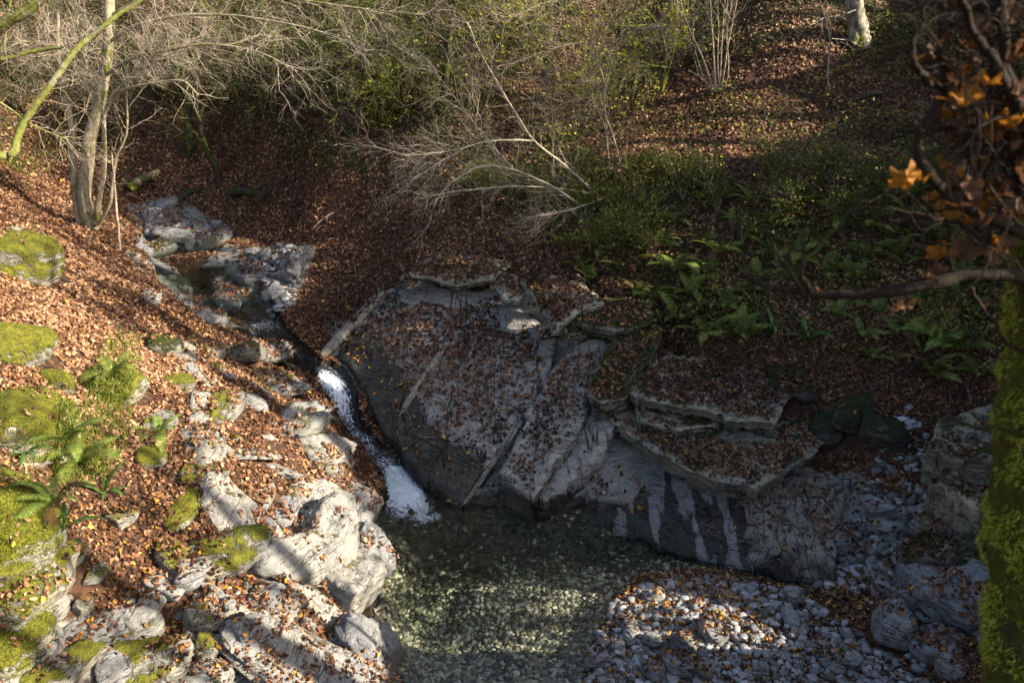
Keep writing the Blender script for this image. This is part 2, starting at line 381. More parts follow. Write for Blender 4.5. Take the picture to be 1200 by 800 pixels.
def height(x, y):
    z = tps(x, y)
    rr, f = ridge(x, y)
    z = np.where(rr > z, z + (rr - z) * f, z)
    z = sun_notch(x, y, z)
    px, py, dep = to_px(np.stack([x, y, z], -1))
    rock = np.zeros_like(x)
    for poly, b, a in ROCKP[:7]: rock = np.maximum(rock, a * soft(px, py, dep, poly, b))
    z = z + .16 * fbm2(x, y, .55, 4, 1) * smooth(10, 18, y) + .05 * fbm2(x, y, 2.2, 4, 2)
    # tilted bedding steps in bare rock
    u = x * .55 + y * .83 + .35 * fbm2(x, y, .8, 3, 9)
    saw = (u * 1.5) % 1.0
    z = z + rock * (.24 * (saw ** 2) - .09 + .17 * fbm2(x, y, 1.7, 5, 4) + .05 * np.abs(fbm2(x, y, 6.0, 3, 14)))
    lf_ = soft(px, py, dep, LEFTP, 28)
    z = z + lf_ * (.27 * ribs(x, y) - .06)
    sp = sdf_poly(x, y, POOL)
    bed = np.maximum(np.minimum(z, -.05 + np.clip(sp, -.5, 0) * .3), -.50)
    sp_n = sp + .10 * fbm2(x, y, 2.0, 3, 8)
    z = np.where(sp_n < 0, bed, np.maximum(z, .03 + .25 * np.minimum(sp_n, .3)))
    su = sdf_poly(x, y, UPOOL)
    z = np.where(su < 0, np.minimum(z, 1.72 + np.clip(su, -.7, 0) * 1.2), np.where(su < 1.2, np.clip(z, 1.80 + .12 * np.minimum(su, .6), 1.86 + .75 * su), z))
    ds, pr = seg_dist(x, y, STW)
    zz = np.interp(pr, STI, STZ); hw = np.interp(pr, STI, STH)
    q = ds / hw
    bedz = zz - .22 + .12 * q ** 2 + .06 * fbm2(x, y, 3.0, 3, 12)
    z = np.where(q < 1.25, np.minimum(z, bedz), z)
    q2 = (q > 1.25) & (ds - hw < .9)
    z = np.where(q2, np.minimum(z, np.maximum(bedz, zz + .02 + (ds - 1.25 * hw) * 2.4)), z)
    z = np.where(q2 & (sp > .25), np.maximum(z, zz + .03), z)
    return z
ny = np.concatenate([np.arange(-6, 5, .25), np.arange(5, 14, .055), np.arange(14, 24, .075), np.arange(24, 34, .13), np.arange(34, 78, .9)])
s = np.linspace(-1, 1, 761); s = .72 * s + .28 * s ** 3
gx = s[None] * (1.35 * np.maximum(ny, 3)[:, None] + 9.0); gy = np.repeat(ny[:, None], len(s), 1)
gz = height(gx, gy)
rock_a, grav_a, green_a, moss_a = fields(gx, gy, gz)
_ds, _pr = seg_dist(gx, gy, STW); _zz = np.interp(_pr, STI, STZ)
wet_a = np.maximum(smooth(.16, .0, gz - 0.0) * (sdf_poly(gx, gy, POOL) < 1.0), smooth(.55, .2, gz - _zz) * smooth(1.2, .3, _ds))
nr, nc = gx.shape
idx = np.arange(nr * nc).reshape(nr, nc)
TQ = np.stack([idx[:-1, :-1], idx[:-1, 1:], idx[1:, 1:], idx[1:, :-1]], -1).reshape(-1, 4)
TV = np.stack([gx, gy, gz], -1).reshape(-1, 3)

m = NT('woodland_ground'); vec = pos_vec(m)
vl = m.n('TexVoronoi', {'Scale': 15.0, 'Vector': vec, 'Randomness': 1.0})
lit = m.ramp(m.n('SeparateColor', {'Color': vl.outputs['Color']}).outputs[0], [(0, (.022, .012, .008)), (.35, (.052, .026, .014)), (.7, (.095, .047, .025)), (1, (.16, .088, .05))])
lit = m.mix(m.rng(m.noise(1.2, 4, .6, vec), .35, .7, .55, 0), lit, (.045, .026, .017))
rc, rh = rock_color(m, vec, (.30, .29, .265), (.35, .32, .255), (.15, .145, .14))
rk = m.rng(m.math('ADD', m.attr('rock'), m.math('MULTIPLY', m.math('SUBTRACT', m.noise(1.8, 5, .6, vec), .5), .9)), .38, .52)
col = m.mix(rk, lit, rc)
gv = m.n('TexVoronoi', {'Scale': 13.0, 'Vector': vec})
gcol = m.ramp(m.n('SeparateColor', {'Color': gv.outputs['Color']}).outputs[1], [(0, (.10, .10, .085)), (.5, (.20, .19, .16)), (1, (.36, .34, .29))])
gk = m.rng(m.attr('grav'), .35, .6)
col = m.mix(gk, col, gcol)
gn = m.rng(m.math('ADD', m.attr('green'), m.math('MULTIPLY', m.math('SUBTRACT', m.noise(1.6, 5, .65, vec), .5), 1.6)), .75, .95, 0, .8)
col = m.mix(gn, col, m.ramp(m.noise(11, 4, .6, vec), [(.3, (.010, .016, .004)), (.7, (.035, .045, .010))]))
ms = m.rng(m.math('ADD', m.attr('moss'), m.math('MULTIPLY', m.math('SUBTRACT', m.noise(2.2, 5, .65, vec), .5), 1.2)), .45, .6)
col = m.mix(ms, col, m.ramp(m.noise(9, 4, .6, vec), [(.3, (.045, .055, .008)), (.7, (.12, .135, .018))]))
wt = m.rng(m.attr('wet'), .2, .7)
col = m.mix(wt, col, m.mix(1.0, col, (.22, .205, .17), 'MULTIPLY'))
hh = m.math('ADD', m.math('MULTIPLY', m.math('MULTIPLY', rh, rk), 1.0), m.math('ADD', m.math('MULTIPLY', vl.outputs['Distance'], -.6), m.math('MULTIPLY', m.math('MULTIPLY', gv.outputs['Distance'], gk), -1.5)))
m.bump(hh, .7, .04)
M_GROUND = m.fin(col, m.rng(wt, 0, 1, .95, .5), .2)
ground = new_mesh('ground', TV, TQ, M_GROUND, True, None, {'rock': rock_a.ravel(), 'grav': grav_a.ravel(), 'green': green_a.ravel(), 'moss': moss_a.ravel(), 'wet': wet_a.ravel()})
tag(ground, 'leaf covered floor and slopes of a rocky wooded ravine', 'ground', kind='structure')
GB = BVHTree.FromPolygons(TV.tolist(), TQ.tolist())
def hit(px, py):
    """point where the line of sight of a photo pixel meets the ground"""
    d = Vector(ray(px, py)).normalized(); o = Vector(CAM)
    r = GB.ray_cast(o, d, 120)
    return np.array(r[0]) if r[0] else at_y(px, py, 30)
def gz_at(x, y):
    r = GB.ray_cast(Vector((x, y, 60)), Vector((0, 0, -1)), 120)
    return r[0].z if r[0] else 0.0
def gn_at(x, y):
    r = GB.ray_cast(Vector((x, y, 60)), Vector((0, 0, -1)), 120)
    return (np.array(r[0]), np.array(r[1])) if r[0] else (np.array([x, y, 0.]), np.array([0, 0, 1.]))
# ------------------------------------------------------------------ water
def mat_water(name, foam=False, tint=(.86, .93, .90), bumpsc=3.0, bumpst=.12):
    m = NT(name); vec = pos_vec(m)
    fr = m.n('Fresnel', {'IOR': 1.33})
    tr = m.n('BsdfTransparent', {'Color': (*tint, 1)}); gl = m.n('BsdfGlossy', {'Roughness': .05, 'Color': (1, 1, 1, 1)})
    if foam:
        v2 = m.n('CombineXYZ', {'X': m.attr('across'), 'Y': m.attr('along'), 'Z': 0.0}).outputs[0]
        wav = m.math('ADD', m.noise(9, 5, .6, m.n('Mapping', {'Vector': v2, 'Scale': (1, .45, 1)}).outputs[0], 1.2), m.math('MULTIPLY', m.noise(30, 3, .6, vec), .4))
    else:
        wav = m.noise(bumpsc, 3, .5, m.n('Mapping', {'Vector': vec, 'Scale': (1, 1.8, 1)}).outputs[0], .6)
    bp = m.n('Bump', {'Strength': bumpst if not foam else .3, 'Distance': .05, 'Height': wav})
    for x in (fr, gl): m.set(x.inputs['Normal'], bp)
    fr2 = m.math('MULTIPLY', fr.outputs[0], m.math('SUBTRACT', 1.0, m.geo().outputs['Backfacing']))
    mx = m.n('MixShader', {0: fr2, 1: tr, 2: gl})
    if foam:
        nz = m.noise(12, 7, .75, m.n('Mapping', {'Vector': v2, 'Scale': (1.0, .36, 1)}).outputs[0], 2.2)
        nz = m.math('ADD', m.math('MULTIPLY', m.math('SUBTRACT', nz, .5), 2.1), .48)
        k = m.rng(m.math('ADD', nz, m.math('MULTIPLY', m.math('SUBTRACT', m.attr('foam'), .5), .75)),   .50, .95)
        df = m.n('BsdfDiffuse', {'Color': (.60, .64, .68, 1)}); m.set(df.inputs['Normal'], bp)
        mx = m.n('MixShader', {0: k, 1: mx, 2: df})
    m.set(m.out.inputs['Surface'], mx)
    return m
mw = mat_water('clear_water', tint=(.97, .99, .98))
va = mw.n('VolumeAbsorption', {'Color': (.56, .71, .60, 1), 'Density': .85})
vs = mw.n('VolumeScatter', {'Color': (.35, .75, .70, 1), 'Density': .03})
mw.set(mw.out.inputs['Volume'], va)
M_POOL = mw.m; M_STREAM = mat_water('running_water', True).m

mf = NT('foam'); v2 = mf.n('CombineXYZ', {'X': mf.attr('across'), 'Y': mf.attr('along'), 'Z': 0.0}).outputs[0]
nz = mf.noise(7, 7, .72, mf.n('Mapping', {'Vector': v2, 'Scale': (1.0, .8, 1)}).outputs[0], 2.0)
nz = mf.math('ADD', mf.math('MULTIPLY', mf.math('SUBTRACT', nz, .5), 2.2), .46)
k = mf.rng(mf.math('ADD', nz, mf.math('MULTIPLY', mf.math('SUBTRACT', mf.attr('foam'), .5), .95)), .30, .86)
tr = mf.n('BsdfTransparent'); df = mf.n('BsdfDiffuse', {'Color': (.60, .64, .68, 1)})
mf.set(mf.out.inputs['Surface'], mf.n('MixShader', {0: k, 1: tr, 2: df})); M_FOAM = mf.m

def grow_poly(poly, d):
    P = np.array([p[:2] for p in poly]); n = len(P)
    A = np.roll(P, 1, 0); B = np.roll(P, -1, 0); t = B - A; t /= np.linalg.norm(t, axis=1, keepdims=True)
    nn = np.stack([t[:, 1], -t[:, 0]], 1)
    area = .5 * np.sum(P[:, 0] * np.roll(P[:, 1], -1) - np.roll(P[:, 0], -1) * P[:, 1])
    return P + nn * d * (1 if area > 0 else -1)
def water_prism(name, poly, z, depth, mat, label):
    P = grow_poly(poly, .30); n = len(P)
    bm = bmesh.new()
    top = [bm.verts.new((x, y, z)) for x, y in P]; bot = [bm.verts.new((x, y, z - depth)) for x, y in P]
    bm.faces.new(top); bm.faces.new(bot[::-1])
    for i in range(n): bm.faces.new((top[i], bot[i], bot[(i + 1) % n], top[(i + 1) % n]))
    bmesh.ops.recalc_face_normals(bm, faces=bm.faces)
    bmesh.ops.triangulate(bm, faces=[f for f in bm.faces if len(f.verts) > 4])
    me = bpy.data.meshes.new(name); bm.to_mesh(me); bm.free(); me.materials.append(mat)
    o = bpy.data.objects.new(name, me); C.objects.link(o)
    return tag(o, label, 'water', kind='structure')
water_prism('pool_water', POOL, 0.0, 1.6, M_POOL, 'clear dark green pool below the little cascade')
water_prism('upper_pool_water', UPOOL, 1.8, .9, M_POOL, 'small dark pool upstream among the stones')
# running stream strip
kk = np.linspace(0, len(STW) - 1.0, 260); ca = np.array([[s_[0], s_[1]] for s_ in STW])
def cr(a, t):
    i = np.clip(t.astype(int), 0, len(a) - 2); f = (t - i)[:, None]
    p0 = a[np.maximum(i - 1, 0)]; p1 = a[i]; p2 = a[i + 1]; p3 = a[np.minimum(i + 2, len(a) - 1)]
    return .5 * (2 * p1 + (p2 - p0) * f + (2 * p0 - 5 * p1 + 4 * p2 - p3) * f ** 2 + (3 * p1 - p0 - 3 * p2 + p3) * f ** 3)
cp = cr(ca, kk); czz = np.interp(kk, STI, STZ); chw = np.interp(kk, STI, STH)
al = np.concatenate([[0], np.cumsum(np.linalg.norm(np.diff(cp, axis=0), axis=1))])
tg = np.gradient(cp, axis=0); tg /= np.linalg.norm(tg, axis=1, keepdims=True); nn_ = np.stack([tg[:, 1], -tg[:, 0]], 1)
ac = np.linspace(-1.25, 1.25, 34)
SX = cp[:, None, 0] + nn_[:, None, 0] * ac[None] * chw[:, None]; SY = cp[:, None, 1] + nn_[:, None, 1] * ac[None] * chw[:, None]
fo_k = np.interp(kk, [0, 1, 1.6, 2.2, 3, 3.6, 4.3, 5, 5.6, 6.2, 6.8, 7.5, 8, 9, 10, 11, 12, 12.6, 13], [.0, .25, .1, .5, .15, .65, .25, .45, .15, .2, .7, 1.0, .95, .62, .55, .78, 1.0, .8, .2])
fo = np.clip(fo_k[:, None] * (1.05 - .45 * np.abs(ac[None]) ** 2), 0, 1.2)
fo = np.where((kk[:, None] > 6.7) & (kk[:, None] < 9.5), fo + .25 * ac[None], fo)
SZ = czz[:, None] - .01 + (.02 + .05 * np.clip(fo, 0, 1)) * fbm(np.stack([np.repeat(ac[None], len(kk), 0) * 3.2 * chw[:, None] * 2, np.repeat(al[:, None], len(ac), 1) * 3.0, SX * 0], -1), 4, 33)
ii = np.arange(SX.size).reshape(SX.shape)
SQ = np.stack([ii[:-1, :-1], ii[:-1, 1:], ii[1:, 1:], ii[1:, :-1]], -1).reshape(-1, 4)
t0_ = np.stack([SX, SY, SZ], -1).reshape(-1, 3)[SQ[2000]]
if np.cross(t0_[1] - t0_[0], t0_[2] - t0_[0])[2] < 0: SQ = SQ[:, ::-1]
SZ = SZ - (.20 * smooth(10.6, 12.2, kk))[:, None]
so = new_mesh('stream_water', np.stack([SX, SY, SZ], -1).reshape(-1, 3), SQ, M_STREAM, True, None,
   {'foam': fo.ravel(), 'across': (ac[None] * chw[:, None]).ravel(), 'along': np.repeat(al[:, None], len(ac), 1).ravel()})
tag(so, 'foaming white stream tumbling down a narrow rock chute', 'stream', kind='structure')
# churned foam spreading on the pool at the foot of the chute
fa = at_z(464, 566, 0); fdir = np.array([.35, -1.0]); fdir /= np.linalg.norm(fdir)
uu, vv = np.meshgrid(np.linspace(-1, 1, 40), np.linspace(-.25, 1, 44))
wd = .34 + .48 * vv
FX = fa[0] + .05 + fdir[0] * vv * 1.7 - fdir[1] * uu * wd * 1.0 ; FY = fa[1] + fdir[1] * vv * 1.7 + fdir[0] * uu * wd
ff = np.clip(1.35 - np.clip(vv, 0, 1) * 1.3, 0, 1.0) * (1 - np.abs(uu) ** 2.4)
FZ = .014 + .10 * np.clip(-vv * 3, 0, 1) + .05 * np.clip(ff, 0, 1) * (fbm2(FX, FY, 3.5, 4, 41) + .35)
ii = np.arange(FX.size).reshape(FX.shape)
SQ = np.stack([ii[:-1, :-1], ii[:-1, 1:], ii[1:, 1:], ii[1:, :-1]], -1).reshape(-1, 4)
fm_ = new_mesh('foam', np.stack([FX, FY, FZ], -1).reshape(-1, 3), SQ, M_FOAM, True, None, {'foam': (ff * 1.2 - .12).ravel(), 'across': uu.ravel() * .6, 'along': vv.ravel() * 1.7})
tag(fm_, 'white churned foam on the pool at the foot of the chute', 'foam', kind='stuff')

# ------------------------------------------------------------------ rock
MOSSY = (.22, .215, .022)
M_SLAB = mat_rock('slab_rock', (.335, .32, .30), (.39, .365, .315), (.13, .125, .12), 0, wet=True, joints=True)
M_BLOCK = mat_rock('blocky_rock', (.28, .27, .25), (.33, .30, .24), (.14, .13, .115), .08, (.06, .07, .012), wet=True, blocky=True)
M_STRIPE = mat_rock('wet_striped_rock', (.30, .295, .285), (.33, .31, .28), (.15, .145, .14), 0, wet=True, stripe=True)
M_LEDGE = mat_rock('ledge_rock', (.30, .285, .24), (.36, .335, .25), (.12, .11, .09), .18, (.055, .065, .012), joints=True)
M_LEDGEM = mat_rock('mossy_ledge_rock', (.22, .205, .17), (.27, .25, .18), (.10, .09, .075), .46, (.055, .068, .012), joints=True)
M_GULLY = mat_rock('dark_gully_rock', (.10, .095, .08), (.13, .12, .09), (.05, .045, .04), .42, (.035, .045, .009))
M_LIME = mat_rock('pale_limestone', (.30, .295, .28), (.36, .34, .285), (.24, .24, .235), .06, MOSSY)
M_LIMEM = mat_rock('mossy_limestone', (.29, .28, .245), (.35, .325, .24), (.22, .21, .19), .32, MOSSY)
M_MOSS = mat_rock('moss_covered_rock', (.40, .38, .32), (.46, .42, .32), (.22, .20, .16), .66, MOSSY)
M_GREY = mat_rock('grey_stone', (.29, .295, .30), (.35, .34, .32), (.15, .15, .155), .0)
M_WET = mat_rock('wet_stone', (.085, .088, .088), (.11, .105, .095), (.04, .04, .04), 0, rough=.3)
M_CLIFF = mat_rock('cliff_rock', (.22, .21, .18), (.28, .25, .18), (.14, .13, .11), .28, (.06, .07, .012))
M_CLIFFS = mat_rock('layered_cliff_rock', (.27, .25, .205), (.34, .30, .20), (.12, .11, .085), .22, (.06, .07, .012), joints=True)
M_LITEDGE = mat_rock('lit_slab_edge', (.36, .33, .26), (.40, .36, .27), (.16, .14, .10), 0.05)  # pale cream carries the light caught along slab edges
SLABS = []; SURF = []      # world triangles that leaves may land on (slabs, rocks)

def ground_wet(V):
    ds, pr = seg_dist(V[:, 0], V[:, 1], STW); zz = np.interp(pr, STI, STZ)
    up = .80 + .45 * fbm2(V[:, 0], V[:, 1], .8, 3, 52)
    a = smooth(up, up * .5, V[:, 2] - zz) * smooth(1.7, .8, ds)
    sp = sdf_poly(V[:, 0], V[:, 1], POOL)
    b = smooth(.55, .12, V[:, 2]) * smooth(1.6, .5, sp)
    return np.maximum(a, b)

def slab(name, poly, plane, thick, mat, label, cat='rock slab', group=None, res=.10, rough=.035, jag=.06, layers=4, seed=0, wetk=1.0, under=0.0):
    """poly: world xy outline; plane (a,b,c); a bedded rock plate with broken layered edges"""
    rg = np.random.default_rng(100 + seed)
    P = np.array(poly)[:, :2]; n = len(P); B = []
    for i in range(n):
        a, b = P[i], P[(i + 1) % n]; L = np.linalg.norm(b - a); k = max(1, int(L / res))
        for t in range(k): B.append(a + (b - a) * t / k)
    B = np.array(B); m_ = len(B)
    Bn = np.roll(B, -1, 0) - np.roll(B, 1, 0); Bn = np.stack([Bn[:, 1], -Bn[:, 0]], 1); Bn /= np.linalg.norm(Bn, axis=1, keepdims=True) + 1e-9
    arc = np.cumsum(np.linalg.norm(np.roll(B, -1, 0) - B, axis=1)); hb = rg.random(400)
    blk = hb[(np.floor(arc / .33 + .6 * hb[(arc / 1.1).astype(int) % 400])).astype(int) % 400]
    B = B + Bn * ((blk - .5) * 1.6 * jag)[:, None]                       # square broken-off blocks along the edge
    B = B + .45 * jag * np.stack([fbm2(B[:, 0], B[:, 1], 2.4, 4, seed + 3), fbm2(B[:, 0], B[:, 1], 2.4, 4, seed + 70)], 1) * 1.6
    mn, mx = B.min(0), B.max(0)
    g = np.stack(np.meshgrid(np.arange(mn[0], mx[0], res), np.arange(mn[1], mx[1], res)), -1).reshape(-1, 2)
    g = g + rg.uniform(-.3, .3, g.shape) * res
    g = g[sdf_poly(g[:, 0], g[:, 1], B) < -.55 * res]
    pts = [Vector(p) for p in np.concatenate([B, g])]
    vs_, _, fs, *_ = delaunay_2d_cdt(pts, [(i, (i + 1) % m_) for i in range(m_)], [list(range(m_))], 1, 1e-5)
    V2 = np.array([[v.x, v.y] for v in vs_]); T = np.array([f for f in fs if len(f) == 3])
    ar = np.cross(V2[T[:, 1]] - V2[T[:, 0]], V2[T[:, 2]] - V2[T[:, 0]]); T[ar < 0] = T[ar < 0][:, ::-1]
    zt = plane[0] + plane[1] * V2[:, 0] + plane[2] * V2[:, 1]
    # shallow lengthwise swells down the dip
    q = V2[:, 0] * .9 - V2[:, 1] * .42
    zt = zt + rough * 1.6 * fbm2(q * 2.0, V2[:, 1] * .35, 1.0, 4, seed + 5) + rough * fbm2(V2[:, 0], V2[:, 1], 3.5, 4, seed + 9)
    e = sdf_poly(V2[:, 0], V2[:, 1], B); zt = zt - .035 * np.exp(np.minimum(e, 0) / .03)
    V = np.column_stack([V2, zt]); nv = len(V)
    SLABS.append((B, plane))
    # boundary loop in output order
    from collections import Counter
    ed = Counter()
    for t in T:
        for k in range(3): ed[(t[k], t[(k + 1) % 3])] += 1
    be = {a: b for (a, b) in ed if (b, a) not in ed}
    rings = []; Q = []; VV = [V]; off = nv
    keys = list(be.keys()); mp = {k: i for i, k in enumerate(keys)}
    base = V[keys]; cen = V.mean(0)
    nx = np.array([base[mp[be[k]]] - base[mp[k]] if be[k] in mp else [1, 0, 0] for k in keys])[:, :2]
    out = np.stack([nx[:, 1], -nx[:, 0]], 1); out /= np.linalg.norm(out, axis=1, keepdims=True) + 1e-9
    prev = np.array(keys)
    ls = np.sort(rg.uniform(.12, .95, layers * 2 - 1)); ls = np.concatenate([ls, [1.0]]); shift = 0
    for li, l in enumerate(ls):
        sh = (rg.uniform(-.05, .05) if li % 2 == 0 else shift); shift = sh
        r = base.copy(); r[:, 2] -= l * thick
        jit = .035 * fbm(np.column_stack([base[:, :2] * 4, np.full(len(base), li // 2 * 3.3)]), 3, seed + 11)
        bl = hb[(np.floor(np.cumsum(np.r_[0, np.linalg.norm(np.diff(base[:, :2], axis=0), axis=1)]) / .3)).astype(int) * 3 % 400 - li // 2] * .09 - .045
        r[:, :2] += out * (sh + jit * .6 + bl - .02 - under * (l > .45) - .3 * under * l)[:, None]
        VV.append(r); cur = off + np.arange(len(keys)); off += len(keys)
        nxt = np.array([mp.get(be[k], 0) for k in keys])
        Q.append(np.stack([prev, cur, cur[nxt], prev[nxt]], -1)); prev = cur
    VV = np.concatenate(VV)
    wet = ground_wet(VV) * wetk
    o0 = np.array([cen[0], cen[1], VV[:, 2].min()])
    Qa = np.concatenate(Q)
    ob = new_mesh(name, VV - o0, [Qa, T], mat, False, None, {'wet': wet, 'rim': np.concatenate([np.exp(np.minimum(e, 0) / .09), np.full(len(VV) - nv, .12)])}); ob.location = o0
    ob.data.polygons.foreach_set('use_smooth', np.concatenate([np.zeros(len(Qa), bool), np.ones(len(T), bool)]))
    tag(ob, label, cat, group)
    SURF.append((VV, np.concatenate([T, Qa[:, [0, 1, 2]], Qa[:, [0, 2, 3]]])))
    return ob, o0
def px_plane_poly(pl, plane):
    out = []
    for px, py in pl:
        d = ray(px, py); t = (plane[0] + plane[1] * CAM[0] + plane[2] * CAM[1] - CAM[2]) / (d[2] - plane[1] * d[0] - plane[2] * d[1])
        out.append(CAM + d * t)
    return out
def plane_at(px, py, z, b, c):
    p = at_z(px, py, z); return (z - b * p[0] - c * p[1], b, c)
def SP(off): return (SLAB_A + off, SLAB_B, SLAB_C)
def slab_px(name, pl, plane, *a, **k):
    return slab(name, px_plane_poly(pl, plane), plane, *a, **k)

main_slab, ms0 = slab_px('rock_slab', [(438,346),(470,330),(520,334),(575,338),(625,372),(652,405),(642,440),(615,490),(585,530),(560,562),(541,594),(527,589),(505,565),(480,540),(455,512),(432,470),(418,440),(400,418),(396,402)], SP(0), .75, M_SLAB,
    'broad smooth grey slab scattered with leaves sloping down beside the white chute', res=.09, rough=.03, seed=1)
slab_px('rock_slab', [(652,428),(676,396),(716,398),(706,438),(684,488),(654,538),(628,586),(606,578),(586,556),(596,528),(616,484)], SP(.24), .75, M_SLAB,
    'long grey slab with leaf patches between the broad smooth slab and the narrow dark one', res=.09, seed=2, jag=.08)
slab_px('rock_slab', [(710,446),(736,462),(726,492),(700,530),(664,574),(640,586),(624,584),(652,545),(686,495)], SP(.05), .55, M_SLAB,
    'narrow dark leaf strewn slab ending in a blunt pale tip at the pool', res=.09, seed=3, jag=.08)
slab_px('rock_slab', [(664,566),(712,512),(745,524),(800,550),(868,572),(876,606),(884,668),(800,650),(742,628),(676,610)], PE, .6, M_STRIPE,
    'low wet dark slab with pale dry stripes at the edge of the pool', res=.08, seed=4, jag=.05)
pf = (PE[0] + .03, PE[1], PE[2])
slab_px('rock_slab', [(868,586),(890,562),(945,552),(1000,556),(986,600),(978,676),(935,672),(874,660)], pf, .55, M_BLOCK,
    'cracked pale slab right of the wet striped slab, broken into small blocks', res=.08, seed=5, rough=.05, jag=.07, wetk=.5)
# raised strips on the broad slab; cream colour stands for light on its edges
def lit_edge(pl, off, wd, ht, par, p0, label=None):
    P = np.array([at_slab(a, b, off) for a, b in pl]); tt = np.linspace(0, len(P) - 1.001, 60)
    c = cr(P, tt); c[:, 2] += .5 * 0; n = len(c)
    t = np.gradient(c, axis=0); t /= np.linalg.norm(t, axis=1, keepdims=True); sd_ = np.cross(t, SLAB_N); sd_ /= np.linalg.norm(sd_, axis=1, keepdims=True)
    prof = [(-1.3, -.5), (-1, .15), (-.55, .85), (0, 1), (.6, .75), (1, .1), (1.3, -.5)]
    wob = 1 + .35 * fbm2(tt, tt * 0 + off, 1.5, 3, 7); ends = np.clip(np.minimum(np.arange(n), n - 1 - np.arange(n)) / 8., .15, 1)
    V = np.stack([c + sd_ * (a * wd * wob * ends)[:, None] + SLAB_N * (b * ht * wob * ends)[:, None] for a, b in prof], 1)
    V += .012 * np.stack([fbm(V * 5 + k * 9, 3, 5) for k in range(3)], -1)
    i = np.arange(n - 1)[:, None] * 7; j = np.arange(6)[None]
    Q = np.stack([i + j, i + j + 1, i + 7 + j + 1, i + 7 + j], -1).reshape(-1, 4)
    o = new_mesh('lit_edge', V.reshape(-1, 3) - p0, Q, M_LITEDGE, True, par)
    if label: o['label'] = label
lit_edge([(523, 407), (505, 430), (488, 455), (468, 487)], .01, .06, .07, main_slab, ms0, 'thin cream edge catching light in the middle of the slab')
lit_edge([(612, 484), (590, 520), (565, 560), (540, 594)], .005, .035, .035, main_slab, ms0)
lf, lf0 = slab_px('rock_slab', [(368,418),(392,392),(420,362),(444,338),(452,342),(440,358),(412,386),(384,416)], SP(.10), .35, M_LITEDGE, 'narrow cream edged rock rib catching the sun above the cascade', res=.06, seed=6, jag=.03)
# ledges above the slab
led = [
 ([(468,322),(500,326),(535,334),(560,330),(580,326),(600,306),(560,292),(505,298)], plane_at(530, 325, 2.80, .12, .35), .22, 'thin leaf covered ledge with a dark undercut along the top of the broad slab', M_LEDGE),
 ([(575,332),(590,346),(608,352),(618,342),(612,322),(590,316)], plane_at(596, 335, 2.85, .15, .30), .24, 'small blunt ledge block jutting over the upper edge of the broad slab', M_LEDGE),
 ([(617,338),(634,366),(650,388),(664,372),(706,352),(676,318),(634,322)], plane_at(650, 365, 2.75, .15, .30), .30, 'pointed leaf covered ledge between the small blunt block and the mossy block', M_LEDGE),
 ([(656,374),(690,382),(722,388),(762,378),(764,352),(706,346)], plane_at(710, 378, 2.62, .12, .28), .45, 'straight ledge with mossy dark front just left of the mossy block', M_LEDGEM),
 ([(686,462),(700,424),(722,384),(745,376),(778,384),(762,416),(742,442),(732,468),(706,472)], plane_at(712, 440, 1.98, .12, .42), .55, 'long mossy block sticking out of the bank above the slabs', M_LEDGEM),
 ([(734,458),(746,438),(782,414),(850,418),(918,432),(928,462),(910,492),(852,488),(795,472)], plane_at(820, 460, 1.86, .05, .28), .40, 'upper of two stacked leaf covered ledges in the shaded corner', M_LEDGE),
 ([(714,490),(740,468),(790,492),(850,496),(915,492),(962,478),(975,508),(944,536),(886,572),(834,562),(785,536),(740,514)], plane_at(820, 535, 1.10, .10, .30), .50, 'lower and larger of two stacked leaf covered ledges, with a pale broken front', M_LEDGE),
 ([(742,470),(790,478),(842,484),(846,500),(800,502),(750,492)], plane_at(800, 488, 1.46, .06, .25), .26, 'thin broken plate wedged between the two stacked ledges', M_LEDGE),
]
for k, (pl, plane, th, lab, mt) in enumerate(led):
    slab_px('rock_ledge', pl, plane, th, mt, lab, 'rock ledge', res=.07, rough=.025, jag=.055, layers=4, seed=20 + k, under=.26)

# boulders and stones
_ico = {}
def ico(s_):
    if s_ not in _ico:
        bm = bmesh.new(); bmesh.ops.create_icosphere(bm, subdivisions=s_, radius=1)
        _ico[s_] = (np.array([v.co[:] for v in bm.verts]), np.array([[v.index for v in f.verts] for f in bm.faces])); bm.free()
    return _ico[s_]
def rock_shape(seed, sub=4, angular=1.0, bed=1.0, noise=.15):
    rg = np.random.default_rng(seed); D, F = ico(sub)
    n = rg.integers(7, 12); N = rg.standard_normal((n, 3)); N /= np.linalg.norm(N, axis=1, keepdims=True)
    N = np.concatenate([N, [[.08, .05, 1], [0, 0, -1]]]); d = np.concatenate([rg.uniform(.72, 1.05, n), [.72, .8]])
    N /= np.linalg.norm(N, axis=1, keepdims=True)
    p = 9 + 26 * angular
    r = (np.clip(D @ N.T / d, 1e-3, None) ** p).sum(1) ** (-1 / p)
    V = D * np.minimum(r, 1.25)[:, None]
    nn = fbm(V * 1.6 + seed * 1.37 % 91, 5, seed % 50)
    st = np.sin((V[:, 2] + .18 * V[:, 0] + .12 * nn) * (17.0 if bed < 1.5 else 24.0))
    n2 = fbm(V * 4.5 + seed * .77 % 53, 4, seed % 41)
    V = V * (1 + noise * nn + .05 * np.abs(n2) + bed * .034 * st * (nn > -.15))[:, None] + .02 * np.stack([fbm(V * 6 + k * 3 + seed % 37, 3, k) for k in range(3)], -1)
    return V, F
nrock = [0]
